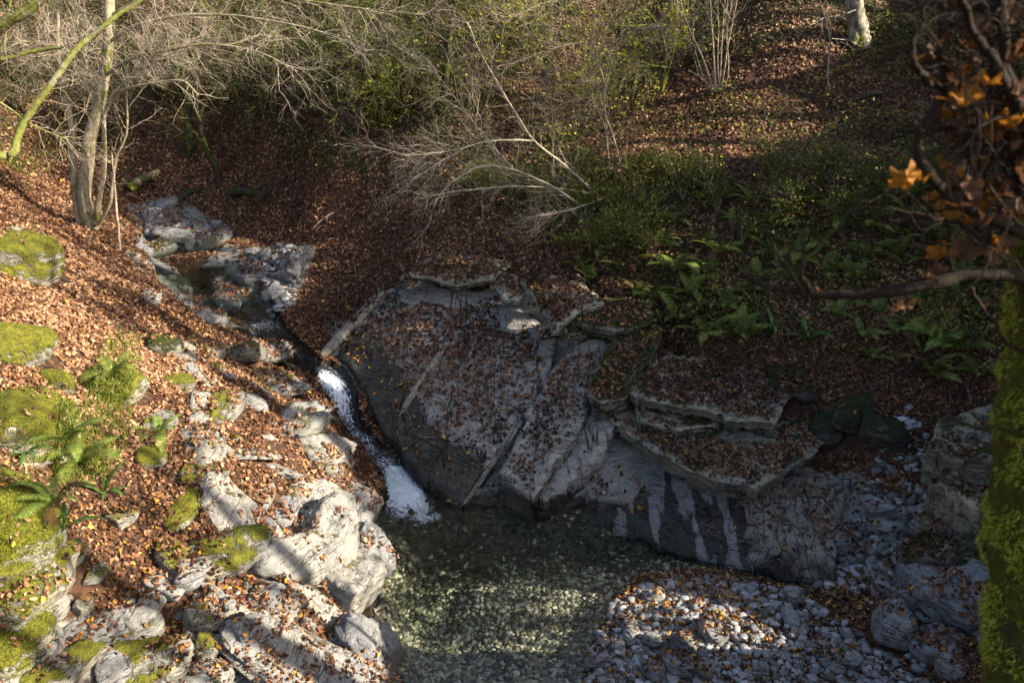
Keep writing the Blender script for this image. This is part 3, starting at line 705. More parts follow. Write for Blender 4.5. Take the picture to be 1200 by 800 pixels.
def rock(name, px, py, w_, h_, ang=0, mat=None, label=None, cat='rock', group=None, sub=None, tall=.62, sink=.42, angular=1.0, tilt=.15, dip=None, bed=1.0):
    nrock[0] += 1; sd_ = nrock[0] * 13 + 5; rg = np.random.default_rng(sd_)
    P = hit(px, py + h_ * .22); dep = float((P - CAM) @ CF)
    ca_, sa_ = math.cos(rad(ang)), math.sin(rad(ang))
    A = hit(px + ca_ * 8, py - sa_ * 8 + h_ * .22); Bp = hit(px - ca_ * 8, py + sa_ * 8 + h_ * .22)
    hd = math.atan2(A[1] - Bp[1], A[0] - Bp[0])
    k = dep / FPX
    a = w_ * k * .5; b = h_ * k * .5
    f = abs(sa_)
    a *= (1 + .5 * f); b *= (1 + .3 * (1 - f))
    c = tall * min(a, b) * 1.25
    V, F = rock_shape(sd_, sub or (5 if w_ > 60 else 4 if w_ > 17 else 3), angular, bed)
    if mat is M_MOSS: V = .5 * V + .5 * .95 * V / np.linalg.norm(V, axis=1, keepdims=True)
    if mat is M_MOSS: V = V * (1 + .16 * fbm(V * 2.6 + sd_ * .3, 4, sd_ % 60))[:, None]
    V = V * np.array([a, b, c]) * 1.04
    _, nn = gn_at(P[0], P[1])
    M = Euler((rg.normal(0, tilt), rg.normal(0, tilt), hd)).to_matrix()
    if dip is not None: M = Euler((dip[0], dip[1], hd)).to_matrix()
    q = Vector((0, 0, 1)).rotation_difference(Vector((nn * .6 + np.array([0, 0, .4])).tolist())).to_matrix()
    V = V @ np.array((q @ M)).T
    o0 = np.array([P[0], P[1], gz_at(P[0], P[1]) + V[:, 2].min() * 0 - c * (2 * sink - 1) + 0.0])
    zb = V[:, 2].min(); V[:, 2] -= zb; o0[2] += zb
    ob = new_mesh(name, V, F, mat or M_LIME, True, None, {'wet': ground_wet(V + o0)} if mat in (M_SLAB, M_STRIPE, M_BLOCK) else None); ob.location = o0
    tag(ob, label, cat, group)
    SURF.append((V + o0, F, 4 if mat is M_MOSS or mat is M_LEDGEM else 3))
    return ob
B_, K_ = 'boulder', 'stone'
gl = 'loose rocks on the left bank'
rocks = [
 # mossy masses along the path edge
 ('boulder',20,295,64,84,60,M_MOSS,'round mossy boulder at the left edge of the path, the one nearest the bare tree',.8,.35),
 ('boulder',2,385,46,110,80,M_MOSS,'tall yellow mossed boulder cut by the left edge, above the leafy path',.9,.3),
 ('boulder',34,276,34,28,20,M_LIMEM,'pale boulder with mossy crown behind the round mossy boulder by the path',.7,.35),
 ('boulder',36,486,112,96,20,M_MOSS,'large bright yellow mossed boulder holding up the edge of the path',.75,.42),
 ('boulder',68,440,32,34,0,M_MOSS,'knob of yellow moss on the path edge beside the large mossed boulder',.8,.35),
 ('boulder',128,432,56,84,70,M_MOSS,'mossy bank boulder draped with ferns in the middle of the left bank',.7,.45),
 ('boulder',8,600,120,110,40,M_MOSS,'great mossy mound crossed by a shadow at the left edge',.8,.42),
 ('boulder',40,668,78,82,70,M_LIMEM,'cream faced boulder with mossy top below the great mossy mound',.85,.4),
 ('boulder',14,745,70,70,40,M_MOSS,'mossy boulder with bright green leaflets in the bottom left corner',.7,.4),
 # left bank
 ('rock',223,675,32,28,25,M_GREY,'squared pale block resting on leaves, shaded on its near side',.85,.15),
 ('rock',57,714,36,24,8,M_LIME,'smooth white block lying on leaves beside the cream faced boulder',.75,.22),
 ('rock',98,710,20,18,60,M_LIMEM,'small pointed rock with one mossy side near the smooth white block',.8,.3),
 ('rock',106,740,56,34,35,M_LIME,'broad cracked pale slab of rock among leaves near the bottom left',.5,.35),
 ('rock',96,768,56,28,25,M_LIME,'flat white rock in front of the broad cracked pale slab',.5,.35),
 ('rock',138,726,24,22,40,M_GREY,'banded grey rock with dark shadowed side beside the broad cracked slab',.8,.25),
 ('rock',166,732,26,40,65,M_LIME,'bright white upright rock right of the banded grey rock',.7,.3),
 ('rock',178,706,32,22,20,M_LIME,'jagged white rock just above the bright white upright rock',.7,.3),
 ('rock',152,708,15,12,10,M_LIME,'small square white stone left of the jagged white rock',.8,.2),
 ('rock',142,748,36,28,40,M_LIME,'grey rough rock between the cracked pale slab and the leaf topped boulder',.6,.35),
 ('rock',48,752,44,46,60,M_LIME,'tan smooth sided rock leaning against the mossy corner boulder',.75,.35),
 ('boulder',176,772,72,50,20,M_LIMEM,'rounded boulder with leaves on top and moss on its front near the bottom',.75,.35),
 ('rock',132,784,28,32,75,M_GREY,'dark shadowed block at the left foot of the leaf topped boulder',.8,.3),
 ('rock',58,788,84,46,22,M_LIMEM,'long pale rock with an olive moss patch along the bottom edge',.55,.4),
 ('rock',248,758,27,26,-25,M_LIMEM,'small boxy cream rock edged with yellow lichen near the bottom',.85,.2),
 ('boulder',240,716,32,38,70,M_LIMEM,'rounded rock capped with moss below the squared pale block',.75,.35),
 ('rock',195,676,27,44,75,M_LIME,'upright white rock immediately left of the squared pale block',0.52,0.51),
 ('rock',204,646,41,26,-50,M_LIMEM,'rock with dark green moss over its right shoulder, above the upright white rock',0.52,0.51),
 ('rock',263,622,39,92,-68,M_LIMEM,'long rib of rock with white crest and mossy flank on the left bank',0.49,0.56),
 ('rock',214,592,66,34,45,M_MOSS,'bright yellow mossed ledge left of the long white crested rib',0.45,0.56),
 ('rock',142,604,28,24,20,M_LIMEM,'low mossy stone among leaves right of the great mossy mound',.6,.4),
 ('rock',88,652,32,14,35,M_LIMEM,'thin mossy plate of rock, the left one of a pair among leaves',.5,.4),
 ('rock',116,666,38,16,35,M_LIMEM,'thin mossy plate of rock, the right one of a pair among leaves',.5,.4),
 ('rock',236,792,62,44,50,M_LIME,'white rock streaked with moss at the bottom edge below the boxy cream rock',.6,.4),
 ('boulder',258,652,34,28,-40,M_MOSS,'dark green moss cushion rock at the lower end of the white crested rib',.7,.35),
 ('rock',345,648,40,84,-72,M_LIME,'pale curved bedrock rib with a leaf filled hollow, middle of the left shore',.65,.4),
 ('rock',356,668,60,34,48,M_LIME,'tilted pale rock with green stained lower edge above the pool',.7,.4),
 ('rock',385,622,62,56,55,M_LIME,'knobbly pitted pale rock on the shore left of the pool',.7,.42),
 ('boulder',404,676,74,62,40,M_LIME,'big rounded pale rock with grey streaks standing in the edge of the pool',.75,.4),
 ('rock',322,700,52,34,-25,M_LIME,'low pale rock between the green stained rock and the boxy cream rock',.55,.4),
 ('rock',308,578,75,18,50,M_LIME,'thin slanting cream rib of bedrock among leaves in the middle of the left bank',0.45,0.51),
 ('rock',336,586,41,34,60,M_GREY,'flat grey triangular rock face right of the thin slanting rib',0.38,0.56),
 ('rock',372,572,26,60,-62,M_LIME,'pale curved crest of bedrock left of the foaming water',.6,.4),
 ('rock',408,590,46,76,-70,M_LIME,'smooth white hump of bedrock above the mouth of the chute',.65,.4),
 ('rock',428,640,42,56,-60,M_GREY,'fluted bluish grey rock dropping into the pool',.7,.42),
 ('boulder',428,744,60,78,-62,M_GREY,'water worn grey rock with curved flutes at the lower edge of the pool',.65,.42),
 ('rock',370,772,150,74,-28,M_LIME,'long smooth pale bedrock hump strewn with leaves at the bottom of the left shore',.5,.42),
 ('rock',290,772,64,66,70,M_LIME,'flat pale grey rock plate left of the long smooth hump',.4,.42),
 ('rock',330,726,70,24,-22,M_LIME,'low grey rock band above the flat pale plate',.45,.42),
 ('rock',176,346,30,20,30,M_LIME,'streaked grey rock poking from leaves beside the tree shadow on the path slope',.7,.35),
 ('boulder',190,402,32,32,-20,M_LEDGEM,'dull mossy boulder in a tree shadow below the path',.7,.35),
 ('rock',266,470,52,32,35,M_LIMEM,'pale rock with mossy left end in the middle of the left bank',0.52,0.51),
 ('rock',240,500,34,50,62,M_LIME,'white rock standing on edge left of the pale rock with mossy end',0.56,0.51),
 ('rock',238,396,29,46,58,M_LIMEM,'cream rock rib high on the left bank above the stream',0.45,0.56),
 ('rock',284,402,57,44,-58,M_LIMEM,'large cream outcrop overlooking the narrows of the stream',0.52,0.58),
 ('rock',270,378,30,20,-40,M_LIMEM,'small cream rock at the upstream end of the large cream outcrop',.6,.4),
 ('boulder',210,440,22,40,70,M_MOSS,'small dark mossy rock pillar among leaves left of the pale rock with mossy end',.7,.35),
 ('rock',192,486,52,24,25,M_LIMEM,'cream ledge with a green moss cap below the dark mossy pillar',0.49,0.54),
 ('boulder',178,530,36,28,10,M_MOSS,'round yellow moss cushion rock beside the ferns',.7,.35),
 ('rock',312,440,29,52,-50,M_LIMEM,'rough cream crest of rock above the white chute',0.45,0.56),
 ('rock',298,462,23,34,40,M_GREY,'small grey rock below the rough cream crest',0.45,0.56),
 ('rock',346,494,20,66,-58,M_LIME,'narrow pale bedrock crest running down beside the chute',.5,.4),
 ('rock',292,520,18,56,-58,M_LIME,'narrow pale rock crest half buried in leaves, left of the crest beside the chute',0.38,0.58),
 ('rock',330,540,20,50,-58,M_LIME,'short pale rock crest half buried in leaves above the pitted shore rock',0.38,0.58),
 ('rock',232,548,29,24,30,M_LIMEM,'mossy topped pale rock above the yellow mossed ledge',0.45,0.54),
 # right side cliff
 ('rock',300,402,30,62,-50,M_LIME,'first pale shore rock below the large cream outcrop, at the narrows',.55,.40),
 ('rock',326,440,26,66,-52,M_LIME,'second pale shore rock of the row beside the chute, level with its lip',.55,.42),
 ('rock',353,476,26,70,-55,M_LIME,'third pale shore rock of the row beside the chute',.55,.42),
 ('rock',379,514,30,76,-58,M_LIME,'fourth pale shore rock of the row beside the chute, above the curved crest',.55,.42),
 ('rock',1112,640,74,60,40,M_CLIFF,'curved bedded rock shelf at the foot of the layered rock face',.7,.4),
 ('rock',1132,690,64,86,-64,M_GREY,'pale banded rock shelf running down beside the mossy trunk',.7,.42),
 ('rock',1130,610,46,30,-20,M_GREY,'pale ledge top with a clump of brown leaves below the layered face',.6,.4),
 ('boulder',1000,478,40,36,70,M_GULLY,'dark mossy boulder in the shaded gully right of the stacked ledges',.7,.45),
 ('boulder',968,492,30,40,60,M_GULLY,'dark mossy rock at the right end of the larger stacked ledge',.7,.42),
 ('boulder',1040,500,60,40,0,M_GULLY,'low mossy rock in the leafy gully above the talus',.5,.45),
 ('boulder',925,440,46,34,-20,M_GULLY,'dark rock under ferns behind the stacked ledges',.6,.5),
 ('rock',178,290,44,14,-8,M_CLIFF,'low wet rock across the upper pool, left of the wide flat rock',.8,.45),
 ('rock',236,286,44,14,4,M_CLIFF,'low wet rock across the upper pool, right of the wide flat rock',.8,.45),
]
for k, (pl, plane, th, lab) in enumerate([
  ([(1082,606),(1090,562),(1130,548),(1210,560),(1215,645),(1150,662),(1104,642)], plane_at(1110, 605, 1.05, .10, .25), .7, 'lowest of three stacked plates of the layered cliff beside the mossy trunk'),
  ([(1094,566),(1102,524),(1150,508),(1215,520),(1215,590),(1150,596)], plane_at(1120, 562, 1.62, .10, .22), .7, 'middle plate of the layered cliff beside the mossy trunk'),
  ([(1090,522),(1106,490),(1160,470),(1215,480),(1215,540),(1140,538)], plane_at(1120, 512, 2.18, .08, .2), .6, 'top plate of the layered cliff, under the pale fronded fern')]):
    slab_px('rock_ledge', pl, plane, th, M_CLIFFS, lab, 'rock ledge', res=.07, rough=.03, jag=.08, layers=6, seed=50 + k)
    SURF[-1] = (*SURF[-1], 3)
for r in rocks:
    nm, px, py, w_, h_, an, mt, lab, tall, sink = r
    rock(nm, px, py, w_, h_, an, mt, lab, 'cliff' if nm == 'rock_wall' else nm, None, tall=tall * (.8 if mt is M_MOSS else 1), sink=sink + (.14 if mt is M_MOSS and w_ < 60 else 0), angular=.25 if mt is M_MOSS else 1.0, bed=2.6 if mt is M_CLIFF or 'shore rock' in lab or nm == 'rock_wall' or 'shelf' in lab or 'fluted' in lab or 'flutes' in lab else 1.0)
# stones: singled out ones
stones = [
 (983,636,28,24,-10,'blue grey wedge shaped stone at the right tip of the pool'),
 (1032,598,36,18,-5,'long loaf shaped stone on the talus above the right tip of the pool'),
 (1043,617,30,11,-4,'thin flat stone below the loaf shaped stone'),
 (1090,603,28,18,20,'dark slanting stone against the layered rock face'),
 (1041,667,32,18,0,'rounded grey stone at the edge of the shallow water on the right'),
 (1065,657,26,26,40,'upright grey stone just right of the rounded stone by the shallow water'),
 (1081,683,44,28,-10,'largest pale boulder in the line of stones below the banded shelf'),
 (1105,692,26,22,0,'rounded grey stone right of the largest pale boulder'),
 (1064,703,36,18,-10,'half dark stone lying in leaves left of the veined stone'),
 (1097,710,42,28,-30,'veined angular stone below the largest pale boulder'),
 (1048,737,40,40,-30,'big lone smooth boulder standing in brown leaves right of the gravel bar'),
 (1103,747,36,20,-10,'grey stone with a pale corner near the mossy trunk'),
 (1097,766,50,22,0,'flat cracked slab stone in the lower right near the mossy trunk'),
 (1114,784,40,24,-10,'dark flat stone below the flat cracked slab stone'),
 (928,698,20,16,10,'bright round cobble on the crest of the gravel bar'),
 (924,723,22,14,-50,'slanting oblong cobble below the bright round cobble'),
 (994,774,22,24,-60,'large oval cobble low on the gravel bar'),
 (971,778,26,13,-35,'long narrow cobble left of the large oval cobble'),
 (697,772,24,22,0,'whitish rounded cobble by the water at the lower left of the gravel bar'),
 (765,787,22,20,0,'round pale cobble at the bottom of the gravel bar'),
 (795,780,34,18,-8,'flat topped block at the bottom of the gravel bar'),
 (825,786,15,20,80,'upright pointed cobble right of the flat topped block'),
 (836,738,22,28,-45,'large whitish leaning cobble in the middle of the gravel bar'),
 (804,753,20,16,25,'smooth grey cobble left of the large whitish leaning one'),
 (766,751,18,15,-20,'bluish cobble in shade on the left part of the gravel bar'),
 (765,699,22,11,0,'low whitish cobble at the sunny top of the gravel bar'),
 (847,701,20,13,-45,'tilted rectangular cobble at the sunny top of the gravel bar'),
 (739,744,20,13,-5,'dark grey block on the left part of the gravel bar'),
 (204,280,42,18,-6,'wide flat rock overhanging the upper pool'),
 (251,314,26,12,-8,'pale stone damming the outlet of the upper pool'),
 (267,357,22,16,-20,'pale wet boulder splitting the rapids'),
 (296,328,28,13,-10,'flat bluish stone in the rapids below the upper pool'),
 (343,321,24,16,20,'largest bluish stone of the heap right of the rapids'),
 (321,344,20,18,0,'round wet stone on the right side of the rapids'),
 (192,316,34,12,-38,'long pale rock lining the left side of the upper pool'),
]
for px, py, w_, h_, an, lab in stones:
    gp = 'cobbles on the gravel bar' if 680 < px < 1000 and py > 690 else ('stones on the right shore' if px > 970 else 'stones in the stream upstream')
    nm_ = 'cobble' if gp.startswith('cobbles') else 'stone'
    rock(nm_, px, py, w_, h_, an, M_GREY, lab, nm_, gp, tall=.8, sink=.12, angular=.8)
# stones nothing tells apart
def many(n, poly, wmin, wmax, lab, gp, cat='stone', mat=None, sink=.16, angular=.8):
    P = np.array(poly); k = 0
    while k < n:
        px = rnd.uniform(P[:, 0].min(), P[:, 0].max()); py = rnd.uniform(P[:, 1].min(), P[:, 1].max())
        if not in_poly(np.array([px]), np.array([py]), poly)[0]: continue
        w_ = wmin + (wmax - wmin) * rnd.random() ** 2
        rock(cat, px, py, w_, w_ * rnd.uniform(.5, .95), rnd.uniform(-60, 60), mat or M_GREY, lab, cat, gp, sub=3, tall=.75, sink=sink, angular=angular); k += 1
many(95, [(692,790),(712,735),(742,698),(800,684),(890,690),(960,722),(1010,760),(1060,795)], 6, 14, 'small pale cobble among fallen leaves on the gravel bar', 'cobbles on the gravel bar', 'cobble')
many(50, [(960,660),(1000,612),(1040,588),(1085,606),(1110,650),(1090,690),(1030,700),(985,660)], 7, 20, 'small grey stone on the talus at the right end of the pool', 'stones on the right shore', sink=.16)
many(44, [(275,294),(350,298),(345,340),(318,362),(300,350),(285,318)], 6, 17, 'small bluish stone heaped beside the rapids', 'stones in the stream upstream', sink=.15)
many(26, [(235,326),(270,325),(300,350),(285,362),(262,352)], 8, 19, 'wet stone breaking the surface of the rapids', 'wet stones in the rapids', mat=M_WET, sink=.16)
many(26, [(140,292),(165,280),(220,335),(330,412),(322,420),(240,372),(150,312)], 8, 22, 'pale rock lining the left side of the stream', 'rocks along the left stream edge', 'rock', mat=M_LIME, sink=.4, angular=.8)
many(22, [(148,242),(200,232),(268,268),(252,288),(165,288)], 8, 26, 'bluish bedded rock above the upper pool', 'rocks above the upper pool', 'rock', sink=.45, angular=.9)
many(70, [(30,795),(60,700),(140,690),(230,660),(300,690),(420,700),(430,790)], 6, 15, 'small pale stone among leaves on the lower left bank', 'small stones on the left bank', mat=M_LIME, angular=.9)
many(30, [(200,420),(300,430),(410,560),(330,640),(230,560)], 5, 13, 'small pale rock poking through leaves on the left bank', 'small rocks on the left slope', 'rock', mat=M_LIMEM, sink=.42, angular=.9)

# gravel: nobody could count it
def gravel(name, n, poly, smin, smax, label, zmin=-9, mat=None, keep=None):
    D, F = ico(1); VV = []; FF = []; P = np.array(poly); k = 0
    protos = []
    for q in range(10):
        V, F2 = rock_shape(900 + q, 2, .9, 0, .16); protos.append(V)
    F2 = ico(2)[1]; nv = len(protos[0])
    xy = []
    while len(xy) < n:
        x = R.uniform(P[:, 0].min(), P[:, 0].max(), n * 2); y = R.uniform(P[:, 1].min(), P[:, 1].max(), n * 2)
        ok = in_poly(x, y, poly)
        if keep is not None: ok &= R.random(len(x)) < keep(x, y)
        xy += list(zip(x[ok], y[ok]))
    for x, y in xy[:n]:
        z = gz_at(x, y); s_ = smin + (smax - smin) * R.random() ** 3
        a = R.uniform(0, 6.283); c_, si = math.cos(a), math.sin(a)
        V = protos[R.integers(10)] * (s_ * np.array([R.uniform(.8, 1.4), R.uniform(.6, 1.0), R.uniform(.45, .8)]))
        V = np.column_stack([V[:, 0] * c_ - V[:, 1] * si, V[:, 0] * si + V[:, 1] * c_, V[:, 2] + V[:, 0] * R.normal(0, .25)]) + [x, y, z + s_ * .28]
        VV.append(V); FF.append(F2 + k * nv); k += 1
    o = new_mesh(name, np.concatenate(VV), np.concatenate(FF), mat, True)
    return tag(o, label, 'gravel', kind='stuff')
mg = NT('gravel_stone'); g_ = mg.geo()
M_GRAV = mg.fin(mg.mix(mg.rng(mg.noise(22, 4, .6, pos_vec(mg)), .3, .7, .35, 0), mg.ramp(g_.outputs['Random Per Island'], [(0, (.07, .068, .062)), (.3, (.17, .168, .165)), (.7, (.30, .30, .298)), (1, (.45, .44, .42))]), (.12, .12, .12)), .8, .3)
mg = NT('pool_pebble'); g_ = mg.geo()
M_PEB = mg.fin(mg.ramp(g_.outputs['Random Per Island'], [(0, (.02, .018, .011)), (.35, (.075, .066, .042)), (.7, (.19, .165, .11)), (1, (.40, .355, .26))]), .7, .3)
BAR = [at_z(a, b, .15)[:2] for a, b in [(682,830),(690,775),(700,735),(722,692),(800,672),(890,682),(950,700),(1000,735),(1050,775),(1090,830)]]
gravel('gravel', 3800, BAR, .013, .075, 'pale grey gravel of the bar at the lower right', mat=M_GRAV)
PEB = [at_z(a, b, -.25)[:2] for a, b in [(448,700),(440,640),(520,606),(700,604),(860,640),(965,664),(940,690),(850,672),(745,684),(720,705),(705,740),(692,770),(680,815),(450,815),(442,770),(438,740)]]
gravel('pool_pebbles', 19000, PEB, .011, .048, 'pebbles covering the bed of the clear pool', mat=M_PEB,
       keep=lambda x, y: .04 + .96 * smooth(1.0, -.5, y - 10.15 + .28 * x * .4 + 1.1 * fbm2(x, y, .9, 4, 44)))
TAL = [at_z(a, b, .35)[:2] for a, b in [(950,664),(985,625),(1040,565),(1090,600),(1115,660),(1110,700),(1080,790),(1040,700)]]
gravel('talus_gravel', 900, TAL, .02, .10, 'angular grey gravel of the talus on the right', mat=M_GRAV)
RAP = [at_z(a, b, 1.8)[:2] for a, b in [(290,298),(352,300),(345,346),(322,356)]]
gravel('stream_gravel', 500, RAP, .03, .12, 'grey gravel along the rapids upstream', mat=M_GRAV)
# ------------------------------------------------------------------ plants
def mat_bark(name, c1, c2, moss=0.0, mosscol=(.10, .115, .018), sc=18):
    m = NT(name); vec = pos_vec(m)
    n1 = m.noise(sc, 5, .65, m.n('Mapping', {'Vector': vec, 'Scale': (1, 1, .35)}).outputs[0]); n2 = m.noise(2.3, 4, .6, vec)
    c = m.mix(m.rng(n1, .35, .65), c1, c2)
    if moss:
        k = m.rng(n2, .62 - moss * .3, .74 - moss * .3)
        c = m.mix(k, c, m.mix(m.rng(m.noise(25, 3, .6, vec), .3, .7), tuple(x * .5 for x in mosscol), mosscol))
    m.bump(n1, .6, .02)
    return m.fin(c, .9, .15)
M_BARK = mat_bark('pale_bark', (.42, .36, .24), (.20, .165, .10), .35, (.20, .20, .05))
M_TWIG = mat_bark('bare_twig', (.40, .32, .24), (.20, .15, .105), .1)
M_TWIGM = mat_bark('mossy_twig', (.20, .16, .11), (.12, .09, .06), .75, (.12, .14, .02))
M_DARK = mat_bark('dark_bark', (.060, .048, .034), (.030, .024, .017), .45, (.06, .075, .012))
M_FORE = mat_bark('brown_bark', (.030, .021, .014), (.016, .011, .008), .2, (.05, .06, .012), 60)
M_STUMPY = mat_bark('weathered_bark', (.34, .31, .25), (.11, .085, .055), .25, (.13, .14, .03), 9)
M_TWIGL = mat_bark('sunlit_pale_twig', (.52, .43, .33), (.30, .24, .17), .1)
M_BACK = mat_bark('dull_twig', (.15, .12, .085), (.08, .062, .042), .4, (.07, .08, .015))
def mat_leaf(name, stops, rough=.6, trans=.25, attr=None, spec=.25):
    m = NT(name)
    f = m.attr(attr) if attr else m.geo().outputs['Random Per Island']
    c = m.ramp(f, stops); m.fin(c, rough, spec)
    if trans:
        t = m.n('BsdfTranslucent'); m.set(t.inputs['Color'], c)
        x = m.n('MixShader', {0: trans}); m.set(x.inputs[1], m.b.outputs[0]); m.set(x.inputs[2], t.outputs[0]); m.set(m.out.inputs['Surface'], x)
    return m.m
M_LITTER = mat_leaf('fallen_leaf', [(0, (.030, .015, .008)), (.2, (.080, .035, .016)), (.5, (.185, .082, .036)), (.74, (.29, .15, .078)), (.84, (.42, .26, .155)), (.90, (.40, .15, .022)), (.96, (.50, .24, .03)), (1, (.56, .38, .05))], .62, .15, 'tone')
M_GREEN = mat_leaf('undergrowth_leaf', [(0, (.025, .036, .008)), (.4, (.07, .09, .016)), (.75, (.16, .18, .028)), (1, (.32, .28, .04))], .45, .3)
M_IVY = mat_leaf('ivy_leaf', [(0, (.012, .02, .006)), (.5, (.03, .045, .010)), (.85, (.07, .09, .016)), (1, (.16, .17, .03))], .4, .2)
M_FERN = mat_leaf('fern_green', [(0, (.08, .105, .022)), (.6, (.18, .215, .042)), (1, (.30, .31, .06))], .45, .3)
M_FERNL = mat_leaf('fern_bright_green', [(0, (.11, .16, .03)), (.6, (.20, .27, .05)), (1, (.30, .36, .08))], .5, .3)
M_STRAP = mat_leaf('strap_leaf_green', [(0, (.03, .08, .018)), (1, (.08, .16, .03))], .3, .25, spec=.5)
M_YELLOW = mat_leaf('yellowing_leaf', [(0, (.12, .16, .018)), (.6, (.34, .35, .025)), (1, (.56, .48, .03))], .5, .45)
M_ORANGE = mat_leaf('orange_dead_leaf', [(0, (.16, .055, .012)), (.5, (.34, .13, .015)), (1, (.46, .21, .022))], .55, .45)
M_BROWNL = mat_leaf('brown_dead_leaf', [(0, (.05, .025, .014)), (1, (.15, .07, .032))], .6, .3)
M_MOSSF = mat_leaf('moss_tuft', [(0, (.06, .07, .008)), (.5, (.18, .20, .016)), (1, (.36, .36, .04))], .7, .3)
M_MOSST = mat_leaf('trunk_moss', [(0, (.10, .115, .012)), (.5, (.33, .35, .028)), (1, (.55, .54, .07))], .7, .35)
M_GRASS = mat_leaf('grass_blade', [(0, (.07, .10, .014)), (.6, (.17, .20, .028)), (1, (.30, .29, .07))], .5, .3)

def leaves(name, P, N, size, asp, fold, mat, tone=None, parent=None, origin=None, heading=None, up=.012):
    """many folded leaves: P (n,3) positions, N (n,3) normals"""
    n = len(P)
    N = N / (np.linalg.norm(N, axis=1, keepdims=True) + 1e-9)
    a = R.standard_normal((n, 3)) if heading is None else heading
    a = a - N * (a * N).sum(1, keepdims=True); a /= np.linalg.norm(a, axis=1, keepdims=True) + 1e-9
    b = np.cross(N, a)
    L = (size * (.55 + .85 * R.random(n) ** 1.3))[:, None]; Wd = L * asp
    f = (fold * R.uniform(-.4, 1.2, n))[:, None]; cu = R.uniform(-.35, .65, n)[:, None]
    P = P + N * up
    base = P - a * L * .5 + N * L * cu * .5; tip = P + a * L * .5 + N * L * cu
    m1 = P - a * L * .16; m2 = P + a * L * .2
    v = np.stack([base, m1 + b * Wd * .5 + N * Wd * f, m2 + b * Wd * .42 + N * Wd * f * .9, tip, m2 - b * Wd * .42 + N * Wd * f * .9, m1 - b * Wd * .5 + N * Wd * f], 1)
    V = v.reshape(-1, 3)
    k = np.arange(n)[:, None] * 6
    Q = np.concatenate([k + np.array([[0, 3, 2, 1]]), k + np.array([[0, 5, 4, 3]])])
    if origin is not None: V = V - origin
    return new_mesh(name, V, Q, mat, False, parent, {'tone': np.repeat(tone, 6)} if tone is not None else None)

# surfaces that catch leaves
allV = [TV]; allF = [np.concatenate([TQ[:, [0, 1, 2]], TQ[:, [0, 2, 3]]])]; nT = len(allF[0]); o_ = len(TV)
kinds = [np.zeros(nT, np.int8)]
for i, (v_, f_, *k_) in enumerate(SURF):
    allV.append(v_); allF.append(f_ + o_); o_ += len(v_)
    nm_ = 1 if i < 6 else (2 if i < 14 else k_[0])
    kinds.append(np.full(len(f_), nm_, np.int8))
AV = np.concatenate(allV); AF = np.concatenate(allF); KD = np.concatenate(kinds)
AB = BVHTree.FromPolygons(AV.tolist(), AF.tolist())
def drop(x, y):
    n = len(x); P = np.zeros((n, 3)); N = np.zeros((n, 3)); K = np.zeros(n, np.int8)
    dn = Vector((0, 0, -1))
    for i in range(n):
        r = AB.ray_cast(Vector((x[i], y[i], 60.)), dn, 120.)
        if r[0] is None: K[i] = 9; continue
        P[i] = r[0]; N[i] = r[1]; K[i] = KD[r[2]]
    N[N[:, 2] < 0] *= -1
    return P, N, K
def sample_xy(rho0, ymin=5., ymax=36.):
    """points on the plan, density rho0 near, thinner with distance"""
    ys = np.linspace(ymin, ymax, 400); den = rho0 * np.minimum(1, (13. / ys)) ** 1.5 * (1.5 * ys + 4)
    tot = np.trapezoid(den, ys) if hasattr(np, 'trapezoid') else np.trapz(den, ys)
    cdf = np.cumsum(den); cdf /= cdf[-1]; n = int(tot)
    y = np.interp(R.random(n), cdf, ys); x = R.uniform(-1, 1, n) * (.75 * y + 2)
    px, py, dep = to_px(np.column_stack([x, y, height_lin(x, y)]))
    ok = (px > -60) & (px < 1260) & (py > -80) & (py < 860)
    return x[ok], y[ok]
def height_lin(x, y):
    j = np.clip(np.searchsorted(ny, y) - 1, 0, len(ny) - 2)
    r = x / (1.35 * np.maximum(ny[j], 3) + 9.0); i = np.clip(np.searchsorted(s, r), 0, len(s) - 1)
    return gz[j, i]
s = np.linspace(-1, 1, 761); s = .72 * s + .28 * s ** 3
lx, ly = sample_xy(850)
P, N, K = drop(lx, ly)
px, py, dep = to_px(P); fr_, fg_, fgr_, fm2 = fields(P[:, 0], P[:, 1], P[:, 2])
cl = fbm2(P[:, 0], P[:, 1], 1.5, 4, 61); cl2 = fbm2(P[:, 0], P[:, 1], 5.0, 3, 62)
rho = np.ones(len(P))
g0 = K == 0
rho = np.where(g0, 1 - .92 * smooth(.55, .95, fr_ + .9 * cl + .5 * cl2), rho)
rho = np.where(g0, rho * (1 - .2 * fgr_) * (1 - .55 * smooth(.16, .4, fbm2(P[:, 0], P[:, 1], .9, 4, 63))) * (1 - .35 * fm2), rho)
barb = soft(px, py, dep, [(690,700),(740,672),(840,672),(900,690),(900,735),(800,735),(720,740)], 18)
inbar = in_poly(P[:, 0], P[:, 1], BAR)
rho = np.where(g0 & (inbar | (fg_ > .4)), .42 + .40 * barb + .40 * smooth(-.1, .2, cl), rho) 
upper = smooth(120, 20, sdf_poly(px, py, [(440,330),(580,330),(660,390),(640,420),(560,380),(480,370),(430,350)]))
rho = np.where(K == 1, np.clip(.10 + .9 * upper + .85 * smooth(-.16, .25, cl + .6 * cl2), 0, 1) * .85, rho)
rho = np.where((K == 1) & (px > 660) & (py > 505), rho * .5, rho)
rho = np.where((K == 1) & (py > 420) & (px < 720), rho * .62, rho)
rho = np.where(K == 2, .92, rho)
rho = np.where(K == 3, .75 * smooth(-.08, .22, cl + .7 * cl2) * (N[:, 2] > .55), rho)
rho = np.where(K == 4, .16 * smooth(.1, .3, cl + .7 * cl2), rho)
rho = rho * np.where(K == 0, smooth(.15, .40, N[:, 2]), smooth(.35, .62, N[:, 2]))
